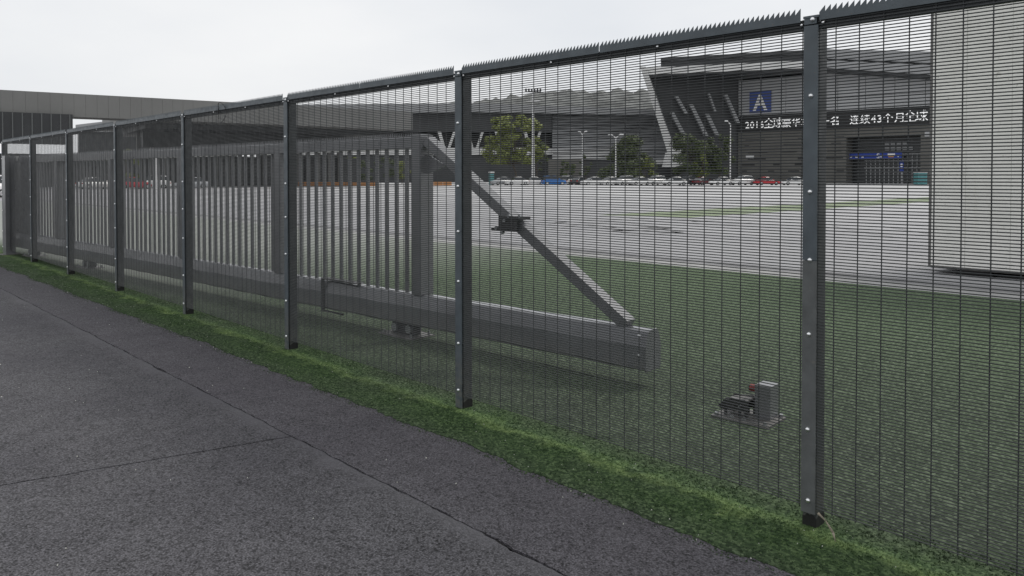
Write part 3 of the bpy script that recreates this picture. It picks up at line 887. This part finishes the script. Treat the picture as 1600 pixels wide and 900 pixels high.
# ---------------- central hall
hallB = thing('low_hall', 'long low grey hall with pale roof edge, slanted white columns and louvred end', 'building', WG(820, 210))
def bprism(name, m, pts, thick): return put(cprism(pts, thick), name, m, hallB)
bprism('roof_edge', M_FASCIA, [(380, 164, 208), (740, 161, 208), (1050, 172, 208), (1050, 180, 208), (740, 175, 208), (380, 178, 208)], 50)
bprism('upper_wall', M_DARKWALL, [(400, 176, 211), (862, 176, 211), (862, 206, 211), (400, 206, 211)], 40)
bprism('glazing', M_DARKGLASS, [(400, 205.5, 222), (862, 205.5, 222), (862, 290, 222), (400, 290, 222)], 20)
for k in range(10):
    x0 = 405 + k * 46
    bprism('podium_panel', M_WHITE, [(x0 + 0.6, 231, 206), (x0 + 45.4, 231, 206), (x0 + 45.4, 242, 206), (x0 + 0.6, 242, 206)], 3)
bprism('podium', M_DARKWALL, [(400, 243, 207), (866, 243, 207), (866, 290, 207), (400, 290, 207)], 10)
for x in (668, 712, 757, 802):
    bprism('slanted_column', M_WHITE, [(x + 16, 206, 209), (x + 21, 206, 209), (x + 28, 232, 209), (x + 23, 232, 209)], 1.2)
    bprism('slanted_column', M_WHITE, [(x + 44, 206, 209), (x + 40, 206, 209), (x + 31, 232, 209), (x + 35, 232, 209)], 1.2)
bprism('end_wall', M_DARKWALL, [(863, 180, 213), (1062, 180, 213), (1062, 286, 213), (863, 286, 213)], 30)
for k in range(14):
    # the end wall sweeps forward towards its foot, so the lower boards face the sky
    f0, f1 = k / 14.0, (k + 1) / 14.0
    y0, y1 = 182 + 68 * f0, 182 + 68 * f1 - 0.9
    z0_, z1_ = 212.6 - 17 * f0 ** 2.2, 212.6 - 17 * f1 ** 2.2
    bprism('louvre', M_LOUVRE, [(863, y0, z0_), (1056, y0, z0_), (1056, y1, z1_), (863, y1, z1_)], 0.4)
bprism('end_base', M_WHITE, [(985, 250, 194), (1056, 250, 194), (1056, 256, 194), (985, 256, 194)], 4)
bprism('base_wall', M_DARKWALL, [(911, 251, 195), (1060, 256.2, 195), (1060, 289, 195), (911, 289, 195)], 4)
bprism('side_room', M_STONE, [(858, 248, 194), (910, 248, 194), (910, 288, 194), (858, 288, 194)], 6)

# ---------------- left hall with its great canopy
hallC = thing('canopy_hall', 'dark hall under a huge flat overhanging canopy slab', 'building', WG(100, 110))
CA, CB = WG(-60, 91.5), WG(645, 126.0)
CE = (CB - CA).normalized(); CN = Vector((-CE.y, CE.x, 0))
if CN.dot(FW) < 0: CN = -CN
def cbox(b, s0, s1, d0, d1, z0, z1, zt1=None):
    P = []
    for z in (z0, z1):
        for s, d in ((s0, d0), (s1, d0), (s1, d1), (s0, d1)):
            q = CA + CE * s + CN * d; P.append((q.x, q.y, z))
    return b.hexa(P)
CL = (CB - CA).length
npan = 46
for k in range(npan):
    put(cbox(MB(), CL * k / npan + 0.008, CL * (k + 1) / npan - 0.008, 0, 0.5, 9.2, 12.15), 'fascia_panel', M_SLAB, hallC)
def c_at(px):
    r = ray(px, 275); best = None
    s = 0
    det = r.x * (-CE.y) - (-CE.x) * r.y
    k_ = (CA.x * (-CE.y) - (-CE.x) * CA.y) / det
    return (r * k_ - CA).dot(CE)
sD = c_at(215)
put(cbox(MB(), 0, sD, 0.52, 5, 9.25, 12.1), 'canopy_slab', M_SLAB, hallC)
put(cbox(MB(), sD + 0.01, CL, 0.52, 34, 9.25, 12.1), 'canopy_slab', M_SLAB, hallC)
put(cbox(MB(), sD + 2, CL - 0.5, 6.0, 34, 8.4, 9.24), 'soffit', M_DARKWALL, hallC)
sE = c_at(114)
put(cbox(MB(), -6, sE, -0.6, 0.4 - 0.42, 5.6, 9.45), 'front_wall', M_DARKGLASS, hallC)
for k in range(13):
    s = -1.0 + (sE + 0.6) * k / 12.0
    put(cbox(MB(), s, s + 0.12, -0.75, -0.61, 5.6, 9.4), 'mullion', M_FENCEOLD, hallC)
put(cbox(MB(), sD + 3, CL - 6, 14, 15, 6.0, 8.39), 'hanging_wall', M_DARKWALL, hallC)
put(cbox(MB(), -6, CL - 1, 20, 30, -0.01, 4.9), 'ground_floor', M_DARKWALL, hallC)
for k in range(18):
    s = sD + 3 + k * (CL - 8 - sD) / 17
    put(cbox(MB(), s, s + 0.5, 19.2, 19.9, -0.01, 8.39), 'column', M_SLAB, hallC)
for k in range(16):
    s = 2 + k * (CL - 10) / 16
    put(cbox(MB(), s, s + 2.2, 19.93, 19.99, 0.8, 3.8), 'window', M_DARKGLASS, hallC)
lr = thing('low_roof_building', 'low building with a sloping pale grey roof behind the canopy', 'building', WG(200, 175))
put(cprism([(118, 195, 175), (186, 187, 175), (330, 196, 175), (330, 206, 175), (118, 206, 175)], 20), 'roof', M_FASCIA, lr)
put(cprism([(122, 206.3, 176), (326, 206.3, 176), (326, 289, 176), (122, 289, 176)], 18), 'wall', M_DARKWALL, lr)

# ---------------- hill behind
hb = MB(); NX, NY = 90, 14
P = []
for i in range(NX + 1):
    px = 560 + i * (1250 - 560) / NX
    crest = 146 + 26 * max(0, (880 - px) / 200) + 4 * noise.noise(Vector((px * 0.02, 1, 1)))
    for j in range(NY + 1):
        Z = 330 + j * 12
        fr = math.sin(min(1, j / 9) * math.pi / 2)
        base = WG(px, Z)
        hgt = (hz(min(272, crest), 440)) * fr
        hgt += (3.0 * noise.noise(Vector((px * 0.05, j * 0.7, 2))) + 3.5 * abs(noise.noise(Vector((px * 0.16, j * 1.7, 6))))) * fr
        P.append((base.x, base.y, hgt if j else -0.5))
hb.quad_pts(P, [(i * (NY + 1) + j, (i + 1) * (NY + 1) + j, (i + 1) * (NY + 1) + j + 1, i * (NY + 1) + j + 1) for i in range(NX) for j in range(NY)])
tag(hb.build('hill', M_HILL), 'grey wooded hill behind the halls', kind='structure')

# ================================================================== TREES
def crown_mesh(clumps, nleaf, size, m, seed):
    rn = random.Random(seed); b = MB()
    P = []; F = []
    for (cx, cy_, cz, rx, rz) in clumps:
        for i in range(nleaf):
            # more leaves toward the shell of each clump
            v = Vector((rn.gauss(0, 1), rn.gauss(0, 1), rn.gauss(0, 1))).normalized() * (rn.random() ** 0.45)
            c = Vector((cx + v.x * rx, cy_ + v.y * rx, cz + v.z * rz))
            n_ = (v + Vector((rn.uniform(-.8, .8), rn.uniform(-.8, .8), rn.uniform(-.3, .9)))).normalized()
            u = n_.orthogonal().normalized(); w_ = n_.cross(u)
            a = rn.uniform(0, 6.28); u, w_ = u * math.cos(a) + w_ * math.sin(a), w_ * math.cos(a) - u * math.sin(a)
            s = size * rn.uniform(0.6, 1.3)
            k_ = len(P)
            P += [c - u * s * 0.5, c + w_ * s * 0.32, c + u * s * 0.55, c - w_ * s * 0.32]
            F.append((k_, k_ + 1, k_ + 2, k_ + 3))
    b.quad_pts(P, F)
    me = bpy.data.meshes.new('crown'); me.from_pydata([tuple(p) for p in b.v], [], b.f); me.materials.append(m)
    return me
def trunk_mesh(h, r, limbs, seed):
    rn = random.Random(seed); b = MB()
    p = Vector((0, 0, -0.05)); n = 6
    pts = [p + Vector((0.04 * h * noise.noise(Vector((k * .7, seed, 0))), 0.04 * h * noise.noise(Vector((k * .7, seed, 9))), h * k / n)) for k in range(n + 1)]
    pts[0] = p
    for k in range(n): b.tube(pts[k], pts[k + 1], r * (1 - 0.75 * k / n), r * (1 - 0.75 * (k + 1) / n), n=7)
    for (cx, cy_, cz, rx, rz) in limbs:
        k_ = min(n - 1, max(2, int((cz - 0.35 * cz) / h * n)))
        a = pts[k_]; e = Vector((cx, cy_, cz))
        mid_ = a.lerp(e, 0.55) + Vector((0, 0, -0.04 * h))
        b.tube(a, mid_, r * 0.32, r * 0.2, n=5); b.tube(mid_, e, r * 0.2, r * 0.06, n=5)
    return b.mesh('trunk', M_BARK)
def clump_set(kind, H, Wd, n, seed):
    rn = random.Random(seed); out_ = []
    for i in range(n):
        if kind == 'loose':
            z = H * rn.uniform(0.30, 0.93); lim = Wd * 0.5 * (1 - 0.55 * abs((z / H) - 0.55) / 0.45)
        elif kind == 'cone':
            z = H * rn.uniform(0.16, 0.95); lim = Wd * 0.5 * min(1.0, 1.25 * (1 - z / H) + 0.12)
        else:
            z = H * rn.uniform(0.22, 0.9); lim = Wd * 0.5 * math.sqrt(max(0.05, 1 - ((z / H - 0.52) / 0.46) ** 2))
        a = rn.uniform(0, 6.28); rr = lim * math.sqrt(rn.random())
        s = rn.uniform(0.6, 1.25)
        out_.append((rr * math.cos(a), rr * math.sin(a), z, Wd * (0.095 if kind == 'loose' else 0.15) * s, H * (0.055 if kind == 'loose' else 0.09) * s))
    return out_
def tree(px, Z, H, Wd, kind, m, seed, label, nclump=26, nleaf=95, size=0.42, group=None, name='tree', boost=2.4):
    cs = clump_set(kind, H, Wd, nclump, seed)
    t = thing(name, label, 'tree', WG(px, Z), 0, group)
    link('trunk', trunk_mesh(H * 0.82, H * 0.018, cs[::3], seed), t)
    link('crown', crown_mesh(cs, int(nleaf * boost), size, m, seed), t)
    return t
tree(804, 156, 14.6, 14.0, 'loose', M_LEAF_Y, 1, 'tall loose yellow-green tree left of the floodlight mast', 72, 105, 0.5)
tree(838, 160, 9.5, 6.0, 'loose', M_LEAF_D, 2, 'thin dark tree with bare gaps right behind the floodlight mast', 14, 55, 0.36)
tree(886, 158, 5.2, 3.4, 'round', M_LEAF_D, 3, 'small dark round tree behind the blue car', 12, 70, 0.32)
tree(984, 158, 10.2, 11.0, 'cone', M_LEAF_D, 4, 'broad dark conical tree beside the twin-arm street lamp, in front of the louvres', 64, 80, 0.42)
tree(1008, 155, 6.0, 4.0, 'round', M_LEAF_Y, 5, 'small yellow-green tree at the edge of the dark conical tree', 10, 70, 0.34)
tree(1078, 160, 11.0, 8.6, 'round', M_LEAF_D, 6, 'dense dark round tree at the foot of the leaning white wing', 48, 90, 0.4)
tree(1097, 158, 8.2, 4.0, 'round', M_LEAF_Y, 12, 'yellowish bush tree between two dark trees below the slanted struts', 12, 70, 0.34)
tree(1124, 160, 11.0, 6.0, 'round', M_LEAF_D, 7, 'dense dark upright tree beside the single street lamp at the stone wall', 40, 90, 0.4)
tree(915, 162, 6.4, 4.2, 'loose', M_LEAF_D, 8, 'thin small tree beside the short twin-head lamp', 12, 50, 0.3)
GT = 'small trees seen between the gate pickets'
GL_ = ('dark small tree farthest from the gate brace, seen through the pickets', 'dark low tree, second of the row seen through the pickets', 'yellow-green small tree in the middle of the row behind the pickets',
       'dark low tree just after the middle yellow-green one behind the pickets', 'tallest dark tree of the row behind the pickets', 'low yellow-green tree behind the pickets beside the gate end post')
for k, (px, H) in enumerate(((500, 5.6), (520, 5.0), (547, 6.0), (575, 5.2), (607, 6.3), (628, 5.2))):
    tree(px, 160, H, 4.6, 'round', M_LEAF_Y if k % 3 == 2 else M_LEAF_D, 20 + k, GL_[k], 12, 70, 0.34, GT)
tree(197, 104, 5.6, 3.6, 'round', M_LEAF_Y, 31, 'bright yellow-green round tree in front of the canopy hall', 14, 70, 0.3)
tree(172, 106, 5.2, 2.8, 'loose', M_LEAF_D, 32, 'thin dark tree under the canopy beside the bright round tree', 10, 50, 0.28)

# ================================================================== LAMPS AND SMALL THINGS
def lamp(px, Z, top_py, label, arms=2, span=2.6):
    H = hz(top_py, Z)
    t = thing('street_lamp', label, 'street lamp', WG(px, Z), -PHI)
    MB().tube((0, 0, -0.02), (0, 0, H - 0.4), 0.14, 0.09, n=8).build('pole', M_POLE, t)
    MB().tube((0, 0, 0), (0, 0, 0.8), 0.32, 0.26, n=8).build('base', M_POLE, t)
    for s in ((-1, 1) if arms == 2 else (-1,)):
        MB().tube((0, 0, H - 0.6), (s * span * 0.55, 0, H + 0.1), 0.09, n=6).build('arm', M_POLE, t)
        MB().box(min(s * span * 0.5, s * span), max(s * span * 0.5, s * span), -0.22, 0.22, H, H + 0.24).build('lamp_head', M_POLE, t, 0.03)
    return t
lamp(910, 149, 206, 'white twin-head street lamp behind the white cars, beside the thin tree', 2, 0.9)
lamp(962, 149, 211, 'white street lamp with two wide arms in front of the dark conical tree', 2, 1.5)
lamp(1141, 149, 190, 'tall white street lamp in front of the stone-clad hall wall', 1, 1.1)
lamp(244, 95, 236, 'thin white street lamp seen between the gate pickets under the canopy', 1, 0.8)
mt = thing('floodlight_mast', 'tall white floodlight mast with a head frame above the parked cars', 'mast', WG(833, 150), -PHI)
MH = hz(143, 150)
MB().tube((0, 0, -0.02), (0, 0, MH), 0.34, 0.18, n=10).build('pole', M_POLE, mt)
MB().box(-1.5, 1.5, -0.12, 0.12, MH - 0.15, MH + 0.02).build('cross_bar', M_IRON, mt)
MB().box(-1.4, 1.4, -0.6, 0.6, hz(159, 150), hz(159, 150) + 0.22).build('platform', M_POLE, mt)
for k in range(6):
    x = -1.4 + k * 0.56
    MB().box(x - 0.17, x + 0.17, -0.3, 0.15, MH + 0.03, MH + 0.55).build('floodlight', M_IRON, mt, 0.03)
def booth(px, Z, wd, H, label, m):
    t = thing('booth', label, 'booth', WG(px, Z), -PHI)
    MB().box(-wd / 2, wd / 2, -wd / 2, wd / 2, 0, H - 0.25).build('wall', m, t, 0.04)
    MB().box(-wd / 2 - 0.06, wd / 2 + 0.06, -wd / 2 - 0.06, wd / 2 + 0.06, H - 0.249, H).build('roof', M_WHITE, t, 0.06)
    MB().box(-wd * 0.3, wd * 0.3, -wd / 2 - 0.03, -wd / 2 - 0.001, 0.1, H - 0.45).build('door', m, t)
booth(768, 143, 0.95, 2.45, 'small teal booth with a pale roof beside the first silver car', M_TEAL)
booth(1438, 152, 1.8, 2.5, 'wide teal booth at the stone wall beside the hall entrance', M_TEAL)
wb = MB().hexa([(-.5,-.4,0),(.5,-.4,0),(.5,.4,0),(-.5,.4,0),(-.36,-.28,1.25),(.36,-.28,1.25),(.36,.28,1.25),(-.36,.28,1.25)]).build('concrete_block', M_WHITE, bevel=0.05, loc=WG(740, 135))
tag(wb, 'white tapered concrete block standing at the end of the car row', 'block')
def barrier_mesh():
    pr = [(-0.25, 0), (0.25, 0), (0.25, 0.18), (0.12, 0.28), (0.09, 0.65), (-0.09, 0.65), (-0.12, 0.28), (-0.25, 0.18)]
    return MB().prism([(-0.72, y, z) for y, z in pr], (1.44, 0, 0)).mesh('barrier', M_ORANGE, 0.02)
bme = barrier_mesh()
for px in [472 + 13.6 * k for k in range(9)]:
    tag(link('traffic_barrier', bme, None, WG(px, 129), (0, 0, -PHI)), 'orange plastic traffic barrier in the row behind the gate pickets', 'barrier', 'orange barriers behind the gate')
for px in (671, 685, 699):
    tag(link('traffic_barrier', bme, None, WG(px, 129), (0, 0, -PHI)), 'orange plastic traffic barrier below the gate brace', 'barrier', 'orange barriers below the gate brace')

# ================================================================== CARS
def loft(stations, ring):
    b = MB(); P = []; n = None
    for s in stations:
        r = ring(*s); n = len(r); P += r
    m_ = len(stations)
    F = [(i * n + j, i * n + (j + 1) % n, (i + 1) * n + (j + 1) % n, (i + 1) * n + j) for i in range(m_ - 1) for j in range(n)]
    F += [tuple(range(n)), tuple(range((m_ - 1) * n, m_ * n))]
    return b.quad_pts(P, F)
def body_ring(x, hw, z0, z1):
    zm = z0 + (z1 - z0) * 0.55
    return [(x, -hw * 0.86, z0), (x, -hw, z0 + 0.12), (x, -hw, zm), (x, -hw * 0.90, z1), (x, 0, z1 + 0.03), (x, hw * 0.90, z1), (x, hw, zm), (x, hw, z0 + 0.12), (x, hw * 0.86, z0)]
def cab_ring(x, hw0, z0, hw1, z1):
    return [(x, -hw0, z0), (x, -(hw0 * .35 + hw1 * .65), z0 + (z1 - z0) * 0.6), (x, -hw1, z1), (x, 0, z1 + 0.02), (x, hw1, z1), (x, (hw0 * .35 + hw1 * .65), z0 + (z1 - z0) * 0.6), (x, hw0, z0)]
def car_proto(suv):
    t = bpy.data.objects.new('parked_car', None); COL.objects.link(t)
    k = 0.16 if suv else 0.0
    body = loft([(-2.25, 0.72, 0.34, 0.62), (-2.15, 0.82, 0.26, 0.82 + k), (-1.75, 0.88, 0.22, 0.94 + k), (-0.9, 0.90, 0.2, 0.93 + k), (0.9, 0.90, 0.2, 0.90 + k), (1.6, 0.88, 0.22, 0.82 + k), (2.1, 0.80, 0.26, 0.70 + k * .6), (2.28, 0.66, 0.36, 0.56)], body_ring).build('body', CARP['white'], t, smooth=True)
    if suv: st_ = [(-2.12, 0.78, 0.96, 0.70, 1.02), (-1.85, 0.80, 1.0, 0.66, 1.58), (-0.6, 0.82, 1.0, 0.68, 1.68), (0.3, 0.82, 1.0, 0.66, 1.63), (1.2, 0.78, 0.98, 0.70, 1.02)]
    else: st_ = [(-1.85, 0.76, 0.90, 0.70, 0.94), (-1.0, 0.80, 0.90, 0.62, 1.38), (-0.3, 0.82, 0.90, 0.64, 1.45), (0.25, 0.82, 0.88, 0.62, 1.41), (1.15, 0.78, 0.86, 0.72, 0.90)]
    loft(st_, cab_ring).build('windows', M_CGLASS, t, smooth=False)
    r0, r1, zr = (-1.8, 0.25, 1.60) if suv else (-1.05, 0.25, 1.385)
    loft([(r0, 0.62, zr - 0.02, 0.56, zr + 0.03), ((r0 + r1) / 2, 0.67, zr + 0.055, 0.60, zr + 0.11), (r1, 0.63, zr + 0.01, 0.57, zr + 0.06)], cab_ring).build('roof', CARP['white'], t)
    for x in (-1.38, 1.40):
        for s in (-1, 1):
            wh = MB().tube((x, s * 0.72, 0.32), (x, s * 0.915, 0.32), 0.32, n=16).build('wheel', M_TYRE, t)
            MB().tube((x, s * 0.916, 0.32), (x, s * 0.93, 0.32), 0.20, 0.17, n=12).build('rim', M_RIM, wh)
    for s in (-1, 1):
        MB().box(2.06, 2.2, s * 0.58 - 0.14, s * 0.58 + 0.14, 0.56, 0.70).build('headlight', M_LAMPC, t, 0.02)
        MB().box(-2.235, -2.12, s * 0.62 - 0.14, s * 0.62 + 0.14, 0.66, 0.82).build('taillight', M_LAMPR, t, 0.02)
        MB().box(0.72, 0.85, s * 0.98 - 0.1, s * 0.98 + 0.1, 0.92 + k, 1.05 + k).build('mirror', CARP['white'], t, 0.02)
    return t
protos = [car_proto(False), car_proto(True)]
for p in protos:
    for c in p.children:
        if c.name.split('.')[0] in ('body', 'roof', 'mirror'): c.material_slots[0].link = 'OBJECT'
used = [False, False]
def car(px, Z, yaw, kind, col, label):
    if used[kind]: o = copy_tree(protos[kind])
    else: o = protos[kind]; used[kind] = True
    o.location = WG(px, Z); o.rotation_euler = (0, 0, -PHI + rad(yaw))
    tag(o, label, 'car', 'cars parked along the far side of the plaza')
    for c in o.children:
        if c.name.split('.')[0] in ('body', 'roof', 'mirror'): c.material_slots[0].material = CARP[col]
CZ = 138
car(784, CZ + 2, 215, 0, 'silver', 'silver sedan beside the small teal booth')
car(807, CZ + 1, 205, 0, 'white', 'white sedan beside the silver sedan, left of the mast')
car(832, CZ + 3, 205, 0, 'white', 'white sedan at the foot of the floodlight mast')
car(865, CZ, 12, 1, 'blue', 'bright blue hatchback in the car row')
car(889, CZ + 4, 60, 1, 'white', 'white van-like car tucked behind the blue hatchback')
car(905, CZ + 3, 60, 0, 'dark', 'black sedan between two white cars below the twin-head lamp')
car(926, CZ, 203, 0, 'white', 'white sedan right after the black sedan')
car(952, CZ + 1, 220, 0, 'white', 'white sedan just before the wide-armed lamp')
car(975, CZ + 2, 220, 1, 'white', 'white tall car just after the wide-armed lamp')
car(998, CZ + 1, 212, 0, 'white', 'white sedan in front of the conical tree')
car(1024, CZ + 3, 214, 1, 'white', 'white tall car below the yellow-green tree edge')
car(1054, CZ, 192, 0, 'white', 'white sedan at the foot of the leaning white wing')
car(1080, CZ + 3, 45, 1, 'dark', 'dark tall car under the dense round tree')
car(1098, CZ + 2, 40, 0, 'maroon', 'dark maroon sedan beside the dark tall car')
car(1127, CZ, 202, 0, 'white', 'white sedan left of the lamp at the stone wall')
car(1160, CZ + 1, 204, 1, 'white', 'white tall car between the stone-wall lamp and the red car')
car(1198, CZ, 8, 0, 'red', 'bright red sedan at the end of the row')
car(1240, CZ, 184, 0, 'white', 'white sedan beyond the red sedan, partly behind a fence post')
car(212, 98, 30, 0, 'red', 'red sedan seen between the gate pickets under the canopy')
car(238, 99, 200, 1, 'white', 'white tall car beside the red sedan under the canopy')
car(150, 97, 60, 0, 'white', 'white sedan under the canopy hall seen through the gate')
car(300, 101, 200, 0, 'silver', 'silver sedan under the canopy seen through the gate')
car(13, 60, 75, 1, 'white', 'white tall car beyond the last fence post')

# ================================================================== MOSS AND GRIT
rn = random.Random(21)
mb_ = []; mf_ = []
def tuft(x, y, z, r, h):
    k_ = len(mb_); a = rn.uniform(0, 6.28)
    for q in range(3):
        t_ = a + q * 2.094 + rn.uniform(-.4, .4)
        mb_.append((x + r * math.cos(t_), y + r * math.sin(t_), z - 0.002))
    mb_.append((x + rn.uniform(-.4, .4) * r, y + rn.uniform(-.4, .4) * r, z + h))
    mf_.extend(((k_, k_ + 1, k_ + 3), (k_ + 1, k_ + 2, k_ + 3), (k_ + 2, k_, k_ + 3)))
for i in range(52000):
    y = 0.4 + 17 * rn.random() ** 1.7
    e = green_l(y)
    u = rn.random()
    x = e + (-0.05 + 0.05 * rn.random() if u < 0.06 else (3.72 - e) * rn.random())
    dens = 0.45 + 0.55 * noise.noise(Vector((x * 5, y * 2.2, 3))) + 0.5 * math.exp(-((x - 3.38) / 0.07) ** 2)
    if rn.random() > dens: continue
    far_ = 1 + y * 0.06
    tuft(x, y, 0.0085 if x > e else 0.0042, rn.uniform(.003, .008) * far_, rn.uniform(.003, .008))
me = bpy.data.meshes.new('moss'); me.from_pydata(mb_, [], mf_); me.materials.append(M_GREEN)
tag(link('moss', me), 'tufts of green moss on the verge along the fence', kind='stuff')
mb_ = []; mf_ = []
for i in range(420):
    y = 0.8 + 16 * rn.random() ** 1.5
    x = rn.uniform(2.9, 3.6) if rn.random() < 0.55 else rn.uniform(-1, 2.9)
    tuft(x, y, 0.0085, rn.uniform(.003, .0065), rn.uniform(.003, .006))
me = bpy.data.meshes.new('grit'); me.from_pydata(mb_, [], mf_); me.materials.append(M_MORTAR_PALE)
tag(link('grit', me), 'pale specks of grit scattered over the ground', kind='stuff')

# ================================================================== TYRE MARKS ON THE PLAZA
M_MARK = mat('rubber_mark', (0.27, 0.27, 0.275), 0.8, 0, 0.25, 0.8)
for pts_ in ([(845, 352), (890, 346), (940, 352), (985, 360), (1045, 357)], [(860, 358), (905, 351), (955, 358), (1000, 366), (1070, 361)], [(980, 340), (1040, 346), (1110, 350), (1180, 347)], [(1300, 352), (1350, 362), (1400, 370)]):
    gp = [G(*p_) for p_ in pts_]
    dense = []
    for i in range(len(gp) - 1):
        p0 = gp[max(0, i - 1)]; p1 = gp[i]; p2 = gp[i + 1]; p3 = gp[min(len(gp) - 1, i + 2)]
        for q in range(12):
            u = q / 12
            dense.append(0.5 * ((2 * p1) + (p2 - p0) * u + (2 * p0 - 5 * p1 + 4 * p2 - p3) * u * u + (3 * p1 - p0 - 3 * p2 + p3) * u ** 3))
    for off in (0.0, 1.6):
        P = []
        for i, p_ in enumerate(dense):
            d_ = (dense[min(i + 1, len(dense) - 1)] - dense[max(i - 1, 0)]).normalized(); n_ = Vector((-d_.y, d_.x, 0))
            wd_ = 0.13 + 0.07 * noise.noise(Vector((i * 0.4, off, 2)))
            wd_ *= min(1.0, i / 6.0, (len(dense) - 1 - i) / 6.0) + 0.02
            for sgn in (-1, 1):
                q_ = p_ + n_ * (off + sgn * wd_); P.append((q_.x, q_.y, -0.008))
        tag(MB().quad_pts(P, [(2 * i, 2 * i + 1, 2 * i + 3, 2 * i + 2) for i in range(len(dense) - 1)]).build('tyre_mark', M_MARK), 'dark curved tyre mark on the plaza', kind='structure')
